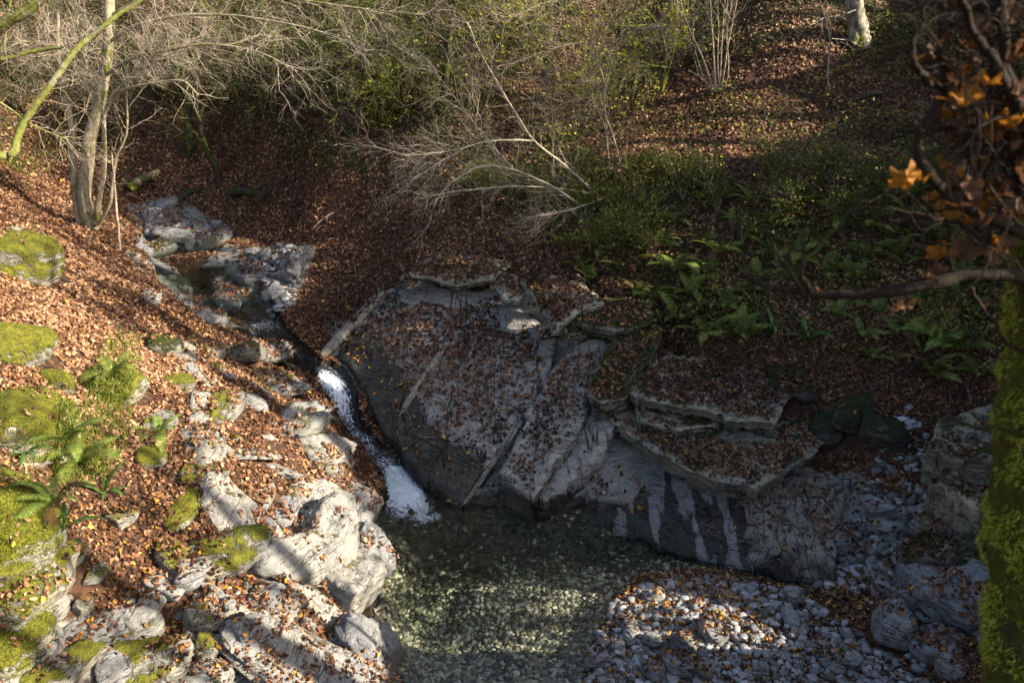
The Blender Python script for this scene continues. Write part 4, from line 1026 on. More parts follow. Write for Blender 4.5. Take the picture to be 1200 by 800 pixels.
si = np.where((K == 1) | (K == 2))[0]                    # few leaves stay on the broken rims of the plates
for (Bp_, pl_) in SLABS:
    xs, ys, zs = P[si, 0], P[si, 1], P[si, 2]
    near = np.abs(zs - (pl_[0] + pl_[1] * xs + pl_[2] * ys)) < .13
    j = si[near]
    if not len(j): continue
    e_ = sdf_poly(P[j, 0], P[j, 1], Bp_)
    rho[j] = np.where(e_ < .02, rho[j] * (.12 + .88 * smooth(.02, .17, -e_ + .05 * cl2[j])), rho[j])
spd = sdf_poly(P[:, 0], P[:, 1], POOL); dss, _ = seg_dist(P[:, 0], P[:, 1], STW)
rho = np.where((spd < 0) & (P[:, 2] < .03), 0, rho)
rho = np.where((sdf_poly(P[:, 0], P[:, 1], UPOOL) < 0) & (P[:, 2] < 1.82), 0, rho)
hw_ = np.interp(_ , STI, STH); rho = np.where((dss < hw_ * 1.15) & (K == 0), 0, rho)
wetp = ground_wet(P); rho = np.where((K == 1) & (wetp > .5), rho * .16, rho)
ok = (R.random(len(P)) < rho) & (K < 9)
P, N, K, px, py, dep, barb, wetp = P[ok], N[ok], K[ok], px[ok], py[ok], dep[ok], barb[ok], wetp[ok]
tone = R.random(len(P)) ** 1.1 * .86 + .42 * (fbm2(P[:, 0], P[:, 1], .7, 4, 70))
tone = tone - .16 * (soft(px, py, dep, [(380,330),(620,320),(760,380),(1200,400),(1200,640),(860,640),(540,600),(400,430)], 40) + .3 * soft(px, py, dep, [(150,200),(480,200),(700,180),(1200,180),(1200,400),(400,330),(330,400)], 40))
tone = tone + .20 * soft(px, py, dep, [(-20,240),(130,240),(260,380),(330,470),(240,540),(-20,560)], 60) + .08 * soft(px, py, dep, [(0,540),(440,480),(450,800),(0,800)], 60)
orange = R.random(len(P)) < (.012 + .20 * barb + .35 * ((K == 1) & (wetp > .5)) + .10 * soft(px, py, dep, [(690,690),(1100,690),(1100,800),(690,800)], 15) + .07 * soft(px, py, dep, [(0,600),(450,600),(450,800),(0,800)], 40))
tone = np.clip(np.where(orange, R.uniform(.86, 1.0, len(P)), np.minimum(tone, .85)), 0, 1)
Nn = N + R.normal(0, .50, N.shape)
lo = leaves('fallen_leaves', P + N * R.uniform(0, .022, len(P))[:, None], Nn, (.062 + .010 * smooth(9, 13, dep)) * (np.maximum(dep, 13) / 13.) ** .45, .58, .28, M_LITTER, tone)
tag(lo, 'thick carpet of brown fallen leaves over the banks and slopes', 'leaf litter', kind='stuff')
print('leaves', len(P))
# fallen sticks
sx_, sy_ = sample_xy(5.5, 6, 30); Ps, Ns, Ks = drop(sx_, sy_); ok = (Ks < 3) & (Ps[:, 2] > .05) & (sdf_poly(Ps[:, 0], Ps[:, 1], UPOOL) > 0); st_ = MB()
for p_, n_ in zip(Ps[ok], Ns[ok]):
    d_ = R.standard_normal(3); d_ -= n_ * d_.dot(n_); d_ /= np.linalg.norm(d_) + 1e-9; L_ = .08 + .5 * R.random() ** 2.2; e_ = np.cross(n_, d_)
    tt_ = np.linspace(-.5, .5, 5)[:, None]; st_.tube(p_ + n_ * .014 + d_ * L_ * tt_ + e_ * L_ * .12 * R.normal() * (tt_ ** 2) * 4 + n_ * .02 * R.random(), np.linspace(1, .5, 5) * R.uniform(.0025, .007), 4, False)
o = st_.build('fallen_sticks', M_TWIG); tag(o, 'thin broken sticks lying among the fallen leaves', 'sticks', kind='stuff')

# undergrowth of small green leaves
gx_, gy_ = sample_xy(1100, 6, 34)
P, N, K = drop(gx_, gy_)
fr_, fg_, fgr_, fm2 = fields(P[:, 0], P[:, 1], P[:, 2])
px, py, dep = to_px(P)
hillz = smooth(230, 150, py) * .42 * (px > 350)
cl = fbm2(P[:, 0], P[:, 1], .9, 4, 81); ok = (R.random(len(P)) < (fgr_ * .60 + hillz) * smooth(-.12, .25, cl)) & (K != 1) & (P[:, 2] > .1)
P, N = P[ok], N[ok]; hgt = R.random(len(P)) ** 1.5 * .60 * (.3 + smooth(-.1, .4, cl[ok]))
o = leaves('undergrowth', P + np.column_stack([R.normal(0, .05, (len(P), 2)), hgt]), np.column_stack([R.normal(0, .55, (len(P), 2)), np.ones(len(P))]), .075 * np.ones(len(P)), .62, .2, M_GREEN)
tag(o, 'low green ivy and bramble leaves on the hillside', 'undergrowth', kind='stuff')
print('undergrowth', len(P))

def blades(name, P, N, ln, wd, mat, spread=.5, parent=None, origin=None, droop=.4):
    n = len(P); d = N + R.normal(0, spread, (n, 3)); d /= np.linalg.norm(d, axis=1, keepdims=True)
    b = np.cross(d, R.standard_normal((n, 3))); b /= np.linalg.norm(b, axis=1, keepdims=True) + 1e-9
    L = (ln * R.uniform(.5, 1.4, n))[:, None]; W_ = wd * np.ones((n, 1))
    mid = P + d * L * .55; tip = P + d * L - np.array([[0, 0, 1.]]) * L * droop * R.random((n, 1))
    V = np.stack([P - b * W_, P + b * W_, mid + b * W_ * .7, tip, mid - b * W_ * .7], 1).reshape(-1, 3)
    k = np.arange(n)[:, None] * 5
    if origin is not None: V = V - origin
    return new_mesh(name, V, [k + np.array([[0, 1, 2, 4]]), k + np.array([[4, 2, 3]])], mat, False, parent)
def patch(poly, n, jitter=0):
    pts = []; Pp = np.array(poly)
    while len(pts) < n:
        a = R.uniform(Pp[:, 0].min(), Pp[:, 0].max(), n); b = R.uniform(Pp[:, 1].min(), Pp[:, 1].max(), n)
        m_ = in_poly(a, b, poly); pts += list(zip(a[m_], b[m_]))
    o = Vector(CAM); PP = []; NN = []
    for a, b in pts[:n]:
        r = AB.ray_cast(o, Vector(ray(a, b)).normalized(), 80)
        if r[0]:
            PP.append(r[0][:]); q = r[1] if r[1].dot(Vector(ray(a, b))) < 0 else -r[1]; NN.append(q[:])
    return np.array(PP), np.array(NN)
P1, N1 = patch([(95,480),(112,420),(135,385),(165,395),(155,460),(150,520),(125,560),(60,570),(70,470)], 5200)
o = blades('grass', P1, N1 * .4 + [0, 0, .7], .13, .0055, M_GRASS, .5, droop=.9)
tag(o, 'hanging tufts of green grass on the mossy bank boulder', 'grass', kind='stuff')
P1, N1 = patch([(-5,430),(80,430),(110,480),(90,560),(60,690),(60,790),(-5,798)], 5200)
P2, N2 = patch([(-5,560),(60,575),(70,640),(-5,660)], 2500)
o = blades('moss', np.concatenate([P1, P2]), np.concatenate([N1, N2]), .03, .004, M_MOSSF, .6, droop=.3)
tag(o, 'shaggy green moss over the boulders along the left edge', 'moss', kind='stuff')
mp, mn_ = [], []
for (v_, f_, *k_) in SURF:
    if not k_ or k_[0] != 4: continue
    a_, b_, c_ = v_[f_[:, 0]], v_[f_[:, 1]], v_[f_[:, 2]]; nn2 = np.cross(b_ - a_, c_ - a_); ar = np.linalg.norm(nn2, axis=1) / 2; nn2 = nn2 / (2 * ar[:, None] + 1e-12)
    if np.sum(ar) > 40: continue
    q = R.choice(len(f_), int(min(5200, 1500 * ar.sum())), p=ar / ar.sum()); u1 = R.random((len(q), 2)); fl = u1.sum(1) > 1; u1[fl] = 1 - u1[fl]
    pp = a_[q] + (b_ - a_)[q] * u1[:, :1] + (c_ - a_)[q] * u1[:, 1:]
    ok = (nn2[q][:, 2] > -.1) & (fbm(pp * 3.1, 3, 8) + .35 * nn2[q][:, 2] > .02)
    mp.append(pp[ok]); mn_.append(nn2[q][ok])
o = blades('moss', np.concatenate(mp), np.concatenate(mn_), .022, .0042, M_MOSSF, .8, droop=.4)
tag(o, 'short ragged moss cushions on the mossy rocks of both banks', 'moss', kind='stuff')

# ferns -----------------------------------------------------------------
def frond_mesh(L, seed, strap=False, curl=1.0):
    rg = np.random.default_rng(seed); t = np.linspace(0, 1, 26)
    ang = rad(62) - curl * rad(95) * t ** 1.25
    dx = np.cos(ang); dz = np.sin(ang); st = L / 25
    X = np.concatenate([[0], np.cumsum(dx[:-1] * st)]); Z = np.concatenate([[0], np.cumsum(dz[:-1] * st)])
    Pc = np.column_stack([X, .04 * L * np.sin(t * 3 + seed), Z]); T = np.gradient(Pc, axis=0); T /= np.linalg.norm(T, axis=1, keepdims=True)
    S = np.tile([0, 1., 0], (26, 1)); U = np.cross(T, S)
    mb = MB()
    if strap:
        wdt = .055 * L * np.clip(np.sin(np.pi * np.clip(t * .93 + .07, 0, 1)) ** .6, .05, 1)
        V = np.stack([Pc + S * wdt[:, None] + U * .25 * wdt[:, None] * -1, Pc, Pc - S * wdt[:, None] + U * .25 * wdt[:, None] * -1], 1)
        V[:, [0, 2], 2] += .012 * L * np.sin(t * 26 + seed)[:, None]
        i = np.arange(25)[:, None] * 3; j = np.arange(2)[None]
        mb.add(V.reshape(-1, 3), np.stack([i + j, i + j + 1, i + 3 + j + 1, i + 3 + j], -1).reshape(-1, 4)); return mb
    mb.tube(Pc, .006 * L * (1.3 - t), 3, False)
    for k in range(4, 26):
        l = .19 * L * (np.sin(np.pi * (t[k] * .86 + .12)) ** .75) * rg.uniform(.88, 1.08); wl = .017 * L
        for sg in (-1, 1):
            d = S[k] * sg + T[k] * .35 - U[k] * -.15; d /= np.linalg.norm(d)
            a = Pc[k]; tip = a + d * l + np.array([0, 0, -.25 * l])
            m1 = a + d * l * .45; w_ = T[k] * wl
            mb.add([a - w_ * .7, a + w_ * .7, m1 + w_, tip + w_ * .15, tip - w_ * .15, m1 - w_], [[0, 1, 2, 5], [5, 2, 3, 4]])
    return mb
fr_protos = {}
def fern_proto(kind):
    if kind not in fr_protos:
        mt = {'fern': M_FERN, 'bright': M_FERNL, 'strap': M_STRAP}[kind]; L_ = []
        for q in range(4):
            o = frond_mesh(1.0, q + (10 if kind == 'strap' else 0), kind == 'strap', [1, .8, 1.15, .65][q]).build('frond', mt); L_.append(o.data); bpy.data.objects.remove(o)
        dead = frond_mesh(1.0, 33, kind == 'strap', 1.35).build('frond', M_BROWNL); L_.append(dead.data); bpy.data.objects.remove(dead)
        fr_protos[kind] = L_
    return fr_protos[kind]
def fern(px, py, size, kind, label, n=9, group='ferns of the ravine', spread=(0, 6.283)):
    d = Vector(ray(px, py)).normalized(); r = AB.ray_cast(Vector(CAM), d, 90); p = np.array(r[0]); p[2] -= .02
    root = empty('fern', p, label, 'fern', group); pr = fern_proto(kind)
    for k in range(n):
        o = bpy.data.objects.new('frond', pr[4 if rnd.random() < .12 else rnd.randrange(4)]); C.objects.link(o); o.parent = root
        sc_ = size * rnd.uniform(.75, 1.35); o.scale = (sc_,) * 3
        o.rotation_euler = (rnd.gauss(0, .18), rnd.gauss(0, .22), spread[0] + (spread[1] - spread[0]) * (k + rnd.random() * .7) / n)
    return root
ferns = [
 (792,318,.75,'bright','sunlit bright green fern above the mossy block'),
 (826,392,.75,'fern','large fern drooping over the bank behind the upper stacked ledge'),
 (1108,408,.75,'bright','pale fronded fern right of the gully beside the mossy trunk'),
 (1092,440,.70,'fern','fern just below the pale fronded fern beside the mossy trunk'),
 (100,545,.62,'bright','wide bright fern arching over the leaves below the large mossed boulder'),
 (82,520,.55,'bright','upright fern against the foot of the large mossed boulder'),
 (134,440,.45,'fern','fern growing from the side of the mossy bank boulder'),
 (186,512,.55,'bright','fern beside the round yellow moss cushion rock'),
 (64,592,.50,'bright','fern spreading over the leaves right of the great mossy mound'),
 (945,398,.60,'strap','strap leaved fern hanging over the rock right of the stacked ledges'),
 (905,388,.55,'strap','strap leaved fern behind the upper stacked ledge'),
 (122,580,.42,'strap','strap leaved fern standing in leaves on the left bank'),
 (30,530,.45,'strap','glossy strap leaved plant on the pale foot of the large mossed boulder'),
 (72,620,.42,'strap','strap leaved plant drooping from the great mossy mound'),
]
for a in ferns: fern(a[0], a[1], a[2], a[3], a[4], 8 if a[3] == 'strap' else 9)
for px, py, sz in [(700,296,.62),(735,282,.65),(680,314,.5),(728,318,.55),(760,352,.6),(872,396,.6),(850,362,.6),(890,330,.55),(930,300,.6),(960,285,.6),(1000,330,.6),(1012,268,.6),(1050,300,.6),(1065,255,.55),(1100,280,.6),(1130,300,.55),(880,238,.55),(905,262,.55),(990,236,.55),(1030,218,.5),(840,300,.55),(1075,350,.6),(1030,372,.55),(980,372,.5),(1140,370,.55),(770,290,.55),(660,290,.45),(1150,440,.5),(1020,420,.45),(810,345,.6),(715,272,.55),(752,265,.55),(690,330,.5),(745,345,.55),(795,375,.6),(855,395,.55),(925,330,.55),(905,300,.55),(870,345,.55),(830,320,.55),(965,320,.55),(1020,300,.55),(980,262,.5),(1045,275,.5),(1090,305,.5),(1120,330,.5),(1055,395,.5),(820,285,.5),(860,262,.5),(930,225,.45),(1070,230,.45),(790,262,.5),(1010,395,.45),(1110,228,.5),(945,238,.45)]:
    fern(px, py, sz, 'fern', 'dark green fern among the undergrowth of the shaded right hillside', 9, 'dark ferns on the right hillside')

# trees -------------------------------------------------------------------
def twig(mb, p, d, L, r, lev, rg, droop=.0, up=.0, kids=5, ang=(.45, 1.25), wander=.20, tips=None, sides=(3, 3, 4, 5), bias=None, cf=.55):
    n = max(4, int(4 + 3 * lev)); P = [np.array(p, float)]; d = np.array(d, float); d /= np.linalg.norm(d); D = [d]
    for k in range(n):
        d = d + rg.normal(0, wander, 3) + np.array([0, 0, up - droop * (k / n)])
        if bias is not None: d = d + bias
        d /= np.linalg.norm(d); P.append(P[-1] + d * L / n); D.append(d)
    rr = r * np.linspace(1, .35, n + 1)
    mb.tube(P, rr, sides[min(lev, 3)], False)
    if tips is not None and lev <= 1: tips += [(P[k], D[k]) for k in range(2, n + 1)]
    if lev > 0:
        for k in range(kids):
            t = rg.uniform(.18, 1.0); i = min(int(t * n), n - 1); q = P[i] + (P[i + 1] - P[i]) * (t * n - i)
            a = rg.uniform(*ang); ax = np.cross(D[i], rg.standard_normal(3)); ax /= np.linalg.norm(ax) + 1e-9
            nd = D[i] * math.cos(a) + ax * math.sin(a)
            twig(mb, q, nd, L * cf * (1.15 - .55 * t) * rg.uniform(.7, 1.3), rr[i] * .62, lev - 1, rg, droop, up, kids, ang, wander, tips, sides, bias, cf)
def limb_path(pl, n=40, jit=.02):
    P = np.array([at_y(a, b, y) for a, b, y in pl]); t = np.linspace(0, len(P) - 1.001, n); c = cr(P, t)
    return c + jit * np.stack([fbm(np.column_stack([t * 2.1, t * 0 + k * 7, t * 0 + pl[0][0] * .13]), 3, 3 + k) for k in range(3)], -1)
def limb_twigs(mb, c, r, n, L, rg, t0=.2, lev=1, tips=None, **k):
    T = np.gradient(c, axis=0); T /= np.linalg.norm(T, axis=1, keepdims=True)
    for q in range(n):
        i = int(rg.uniform(t0, 1) * (len(c) - 1)); ax = np.cross(T[i], rg.standard_normal(3)); ax /= np.linalg.norm(ax)
        a = rg.uniform(.35, 1.05)
        twig(mb, c[i], T[i] * math.cos(a) + ax * math.sin(a), L * rg.uniform(.5, 1.3), r, lev, rg, tips=tips, **k)
def px_tree(name, base, label, stems, twigs, bark, twigmat, cat='tree', seed=1, yellow=0, lump=.05, leafmat=None, group=None, leafsize=.05):
    """stems: (list of (px,py,y), r0, r1, part name); the twigs form the crown"""
    rg = np.random.default_rng(seed); root = empty(name, base, label, cat, group); p0 = np.array(base); crown = MB(); tips = []
    for (pl, r0, r1, part) in stems:
        c = limb_path(pl); mb = MB(); mb.tube(c, np.linspace(r0, r1, len(c)) * (1 + .25 * np.exp(-np.linspace(0, 9, len(c))) * (part == 'trunk')), 9 if r0 > .06 else 6, False, lump)
        mb.build(part, bark, root, origin=p0)
        n, L, r, lev, kw = twigs[part] if part in twigs else twigs['any']
        limb_twigs(crown, c, r, n, L, rg, lev=lev, tips=tips, **kw)
    crown.build('crown', twigmat, root, origin=p0)
    if yellow and tips:
        ii_ = rg.integers(0, len(tips), yellow); Pp = np.array([tips[i][0] for i in ii_]) + rg.normal(0, .03, (yellow, 3))
        leaves('foliage', Pp, np.column_stack([rg.normal(0, .6, (yellow, 2)), np.ones(yellow)]), leafsize * np.ones(yellow), .7, .15, leafmat or M_YELLOW, None, root, p0)
    return root
bx = hit(102, 266)
Y0 = bx[1]
kw1 = dict(droop=.10, up=.03, kids=5, wander=.24, bias=np.array([.05, -.01, 0]))
px_tree('bare_tree', bx, 'pale many stemmed bare tree standing on the left bank above the upper pool', [
  ([(106,270,Y0),(99,228,Y0),(103,190,Y0),(107,156,Y0),(115,132,Y0),(121,98,Y0),(125,70,Y0),(128,40,Y0),(128,-10,Y0),(126,-60,Y0)], .165, .11, 'trunk'),
  ([(96,268,Y0),(88,228,Y0+.1),(86,195,Y0+.1),(85,165,Y0+.2),(80,128,Y0+.3),(72,90,Y0+.3),(68,40,Y0+.3),(72,-20,Y0+.4)], .10, .05, 'trunk'),
  ([(112,262,Y0-.1),(116,232,Y0-.2),(122,200,Y0-.3),(122,156,Y0-.4),(123,134,Y0-.4),(132,112,Y0-.6),(150,104,Y0-.9),(178,98,Y0-1.2),(214,95,Y0-1.5),(232,112,Y0-1.7)], .075, .02, 'trunk'),
  ([(114,264,Y0-.2),(128,240,Y0-.4),(133,210,Y0-.5),(136,186,Y0-.6),(148,158,Y0-.7),(148,112,Y0-.7),(142,80,Y0-.7)], .05, .02, 'trunk'),
  ([(116,132,Y0),(106,110,Y0+.1),(98,85,Y0+.2),(94,50,Y0+.3),(98,10,Y0+.3)], .07, .03, 'branch'),
  ([(122,90,Y0),(150,70,Y0-.5),(190,60,Y0-1.0),(240,52,Y0-1.3),(300,60,Y0-1.6),(350,84,Y0-1.8)], .05, .012, 'branch'),
  ([(127,50,Y0),(160,30,Y0-.4),(220,18,Y0-.8),(290,20,Y0-1.2),(370,36,Y0-1.6),(430,60,Y0-1.9)], .05, .012, 'branch'),
  ([(128,20,Y0),(170,0,Y0-.3),(240,-10,Y0-.6),(320,-5,Y0-1),(420,10,Y0-1.4),(500,18,Y0-1.8)], .05, .012, 'branch'),
  ([(132,112,Y0-.6),(150,92,Y0-.7),(170,75,Y0-.8),(182,66,Y0-.9)], .04, .025, 'branch'),
  ([(125,70,Y0),(100,60,Y0+.6),(60,52,Y0+1),(20,48,Y0+1.2)], .035, .012, 'branch'),
  ], {'trunk': (9, 1.0, .009, 1, dict(t0=.45, kids=4, up=.04)), 'branch': (34, 1.5, .0075, 2, kw1)}, M_BARK, M_TWIGL, seed=3)
# shoots round its foot
sh = MB(); rg_ = np.random.default_rng(4)
root = empty('sapling', hit(140, 290), 'thin tan sapling stem beside the foot of the many stemmed bare tree', 'sapling')
c = limb_path([(141,296,Y0-1),(138,262,Y0-1),(134,215,Y0-1),(131,180,Y0-1)]); sh.tube(c, np.linspace(.045, .02, len(c)), 6); sh.build('trunk', M_TWIG, root, origin=np.array(root.location))
cw = MB(); limb_twigs(cw, c, .008, 10, .8, rg_, .4); cw.build('crown', M_TWIG, root, origin=np.array(root.location))
# leaning tree outside the left edge: its mossy limbs cross the corner
bl = np.array([-9.3, 13.2, gz_at(-9.3, 13.2)])
def WP(*q): return [tuple(q_) for q_ in q]
px_tree('leaning_tree', bl, 'mossy limbed tree reaching in from the left edge over the path', [
  ([(-70,330,13.2),(-52,240,13.2),(-20,185,13.3),(13,182,13.4),(20,160,13.5),(35,134,13.6),(66,92,13.8),(90,58,14),(136,20,14.3),(165,0,14.4),(215,-30,14.6)], .085, .03, 'trunk'),
  ([(-52,240,13.2),(-60,120,13.2),(-40,60,13.2),(-5,34,13.2),(25,16,13.2),(52,-6,13.2),(70,-30,13.2)], .11, .08, 'trunk'),
  ([(-50,110,13.3),(-20,76,13.4),(10,68,13.5),(40,60,13.6),(72,56,13.6)], .05, .025, 'branch'),
  ([(-30,100,13.3),(15,130,13.5),(45,150,13.6),(80,163,13.7)], .022, .008, 'branch'),
  ([(-10,80,13.3),(0,60,13.3),(8,30,13.3),(14,-10,13.3)], .03, .02, 'branch'),
  ], {'trunk': (14, 1.1, .010, 1, dict(t0=.4, kids=4)), 'branch': (12, .9, .008, 1, dict(kids=4, t0=.3))}, mat_bark('yellow_mossy_bark', (.30, .27, .18), (.17, .15, .09), .8, (.20, .21, .05)), M_TWIG, seed=8)

# arching hazel in the middle
kwa = dict(droop=.05, up=.02, kids=4, wander=.22, bias=np.array([-.05, 0, -.01]))
bh = hit(705, 232); Yh = bh[1]
px_tree('bare_shrub', bh, 'pale bare shrub arching to the left above the broad slab', [
  ([(702,232,Yh),(694,223,Yh-.1),(660,192,Yh-.3),(626,165,Yh-.4),(602,128,Yh-.5),(582,95,Yh-.5),(559,54,Yh-.4),(548,27,Yh-.3)], .035, .010, 'branch'),
  ([(700,246,Yh-.2),(680,240,Yh-.4),(643,216,Yh-.8),(602,199,Yh-1.1),(569,194,Yh-1.3),(535,209,Yh-1.5),(511,236,Yh-1.6),(501,267,Yh-1.7)], .033, .008, 'branch'),
  ([(626,165,Yh-.4),(582,165,Yh-.7),(548,172,Yh-1),(518,189,Yh-1.2),(484,209,Yh-1.4)], .022, .007, 'branch'),
  ([(720,227,Yh),(687,240,Yh-.5),(650,250,Yh-.9),(616,255,Yh-1.2)], .03, .010, 'branch'),
  ([(700,230,Yh),(687,226,Yh-.2),(636,219,Yh-.8),(589,219,Yh-1.2),(542,223,Yh-1.5),(490,232,Yh-1.8)], .022, .007, 'branch'),
  ([(548,172,Yh-1),(520,178,Yh-1.1),(480,182,Yh-1.3),(440,172,Yh-1.5)], .014, .006, 'branch'),
  ([(602,199,Yh-1.1),(560,150,Yh-1.2),(530,110,Yh-1.2),(500,70,Yh-1.2)], .014, .006, 'branch'),
  ], {'any': (30, 1.0, .0047, 2, kwa)}, M_TWIGL, M_TWIGL, 'shrub', seed=12, yellow=160)
bh = hit(718, 214); Yh = bh[1]
px_tree('bare_shrub', bh, 'tall bare shrub with a few yellow leaves right of the arching shrub', [
  ([(716,216,Yh),(713,190,Yh),(711,162,Yh),(709,130,Yh),(710,102,Yh),(722,60,Yh),(745,35,Yh-.2),(781,30,Yh-.4)], .03, .010, 'branch'),
  ([(730,214,Yh),(724,180,Yh),(715,150,Yh),(705,132,Yh-.1),(687,115,Yh-.3),(660,122,Yh-.5),(636,138,Yh-.6)], .022, .008, 'branch'),
  ([(710,102,Yh),(700,70,Yh-.1),(694,45,Yh-.2),(700,5,Yh-.2),(704,-30,Yh-.2)], .02, .010, 'branch'),
  ([(722,60,Yh),(690,50,Yh-.4),(650,56,Yh-.8),(610,72,Yh-1.1)], .016, .006, 'branch'),
  ([(700,5,Yh-.2),(660,0,Yh-.5),(620,10,Yh-.9),(590,30,Yh-1.1)], .016, .006, 'branch'),
  ([(648,210,Yh),(648,170,Yh),(647,130,Yh),(644,95,Yh)], .014, .008, 'branch'),
  ], {'any': (26, 1.1, .0055, 2, dict(kids=4, up=.02, wander=.24))}, M_TWIG, M_TWIG, 'shrub', seed=13, yellow=1700)
bh = hit(770, 110); Yh = bh[1]
px_tree('yellow_leaved_shrub', bh, 'sparse shrub with yellow green leaves at the top of the picture', [
  ([(775,110,Yh),(780,70,Yh),(770,30,Yh),(740,0,Yh),(700,-20,Yh)], .045, .015, 'branch'),
  ([(775,110,Yh),(788,60,Yh),(792,10,Yh),(796,-40,Yh)], .04, .02, 'branch'),
  ([(785,80,Yh),(760,78,Yh-.4),(730,84,Yh-.7),(700,95,Yh-.9)], .035, .01, 'branch'),
  ([(770,30,Yh),(740,30,Yh-.5),(690,32,Yh-1),(640,30,Yh-1.4),(600,20,Yh-1.6)], .025, .01, 'branch'),
  ], {'any': (40, 1.3, .006, 2, dict(kids=4, up=.01, wander=.24))}, M_TWIGM, M_TWIG, 'shrub', seed=14, yellow=4200, leafsize=.06)
bh = hit(840, 108); Yh = bh[1]
px_tree('coppiced_shrub', bh, 'clump of straight thin stems on the slope below the trail top', [
  ([(838,108,Yh),(836,60,Yh),(832,0,Yh),(830,-40,Yh)], .028, .015, 'branch'), ([(842,108,Yh),(846,50,Yh),(850,-10,Yh)], .022, .012, 'branch'),
  ([(836,108,Yh),(824,70,Yh),(806,30,Yh),(795,-10,Yh)], .03, .012, 'branch'), ([(845,106,Yh),(852,60,Yh),(862,10,Yh),(868,-30,Yh)], .02, .012, 'branch'),
  ([(834,108,Yh),(826,95,Yh),(815,60,Yh),(812,20,Yh)], .018, .01, 'branch'), ([(848,106,Yh),(854,80,Yh),(852,40,Yh),(858,0,Yh)], .018, .01, 'branch'),
  ([(842,108,Yh),(841,70,Yh),(842,30,Yh),(840,-20,Yh)], .018, .01, 'branch')],
  {'any': (8, .9, .007, 1, dict(kids=3, up=.05, wander=.15))}, M_TWIG, M_TWIG, 'shrub', seed=15, yellow=40)
bh = hit(972, 106); Yh = bh[1]
px_tree('sapling', bh, 'single thin bent sapling stem on the upper right slope', [([(972,106,Yh),(970,90,Yh),(972,60,Yh),(973,45,Yh),(968,25,Yh),(961,5,Yh),(955,-30,Yh)], .024, .014, 'trunk')],
  {'any': (7, .8, .007, 1, dict(kids=3, up=.03))}, M_TWIG, M_TWIG, 'sapling', seed=16)
bh = hit(1008, 54); Yh = bh[1]
px_tree('weathered_tree', bh, 'thick pale weathered trunk on the upper right slope, mossy at its foot', [
  ([(1008,58,Yh),(1006,40,Yh),(1003,15,Yh),(998,-15,Yh),(992,-60,Yh),(988,-110,Yh)], .25, .17, 'trunk'),
  ([(1000,52,Yh-.2),(1003,42,Yh-.15),(1000,20,Yh),(990,-20,Yh)], .10, .06, 'branch'), ([(1024,62,Yh-.1),(1012,46,Yh-.1),(1008,25,Yh)], .08, .10, 'root'),
  ([(1003,12,Yh-.2),(985,18,Yh-.6),(965,22,Yh-.8),(950,30,Yh-1)], .02, .008, 'branch'), ([(1010,56,Yh-.2),(995,48,Yh-.6),(975,46,Yh-.9)], .02, .01, 'branch')],
  {'trunk': (6, 1.4, .012, 1, dict(kids=4)), 'branch': (4, .7, .006, 1, dict(kids=3)), 'root': (1, .4, .006, 0, {})}, M_STUMPY, M_TWIG, seed=17, lump=.10)
bh = hit(795, 52); Yh = bh[1]
px_tree('leaning_branch', bh, 'bright mossy leaning branch near the top of the right slope', [([(796,50,Yh),(820,38,Yh),(850,26,Yh),(880,12,Yh),(910,2,Yh)], .07, .035, 'branch')],
  {'any': (8, .7, .008, 1, dict(kids=3, up=.04))}, M_TWIGM, M_TWIG, 'branch', seed=18)
# dark trees and mossy shrubs at the back
bh = hit(221, 180); Yh = bh[1]
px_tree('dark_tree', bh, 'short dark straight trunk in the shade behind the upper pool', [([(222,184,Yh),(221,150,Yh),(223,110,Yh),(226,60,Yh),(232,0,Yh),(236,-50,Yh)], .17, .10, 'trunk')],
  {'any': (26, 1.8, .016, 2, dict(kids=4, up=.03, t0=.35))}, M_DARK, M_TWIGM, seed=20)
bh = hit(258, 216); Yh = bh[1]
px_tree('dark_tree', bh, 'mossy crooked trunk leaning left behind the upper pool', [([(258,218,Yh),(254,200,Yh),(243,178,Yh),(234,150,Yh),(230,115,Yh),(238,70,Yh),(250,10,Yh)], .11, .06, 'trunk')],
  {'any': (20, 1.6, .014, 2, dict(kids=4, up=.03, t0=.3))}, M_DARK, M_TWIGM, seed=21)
for k, (px, py, lab, tops) in enumerate([
   (478,150,'moss hung dark tree in the middle of the top edge',[(470,100),(476,60),(468,20),(480,-40)]),
   (448,140,'leaning moss hung tree left of the one in the middle of the top edge',[(444,100),(430,70),(412,50),(390,40)]),
   (520,130,'thin mossy tree behind the arching shrub',[(522,90),(526,50),(532,0),(536,-40)]),
   (352,150,'mossy tree above the leafy slope in the shade',[(348,120),(352,80),(362,40),(368,-20)]),
   (300,140,'slender mossy tree right of the short dark straight trunk',[(304,100),(300,60),(306,10),(308,-40)]),
   (640,90,'dark mossy tree behind the yellow leaved shrub',[(640,60),(632,20),(628,-40)])]):
    bh = hit(px, py); Yh = bh[1]; st = [([(px, py + 3, Yh)] + [(a, b, Yh - .1 * q) for q, (a, b) in enumerate(tops)], .12, .05, 'trunk')]
    for q in range(4):
        i = 1 + q % (len(tops) - 1); a, b = tops[i - 1]; dx = rnd.choice([-1, 1]) * rnd.uniform(30, 70)
        st.append(([(a, b, Yh - .1), (a + dx * .4, b - 12, Yh - .4), (a + dx * .8, b - 4, Yh - .7), (a + dx * 1.2, b + 18, Yh - .9)], .045, .015, 'branch'))
    px_tree('mossy_tree', bh, lab, st, {'trunk': (22, 1.5, .012, 2, dict(kids=4, t0=.25)), 'branch': (16, 1.0, .011, 2, dict(kids=3, droop=.06))}, M_DARK, M_TWIGM, seed=30 + k, yellow=1500, leafmat=[M_GREEN, M_IVY][k % 2] if k < 3 else M_IVY, leafsize=.075)
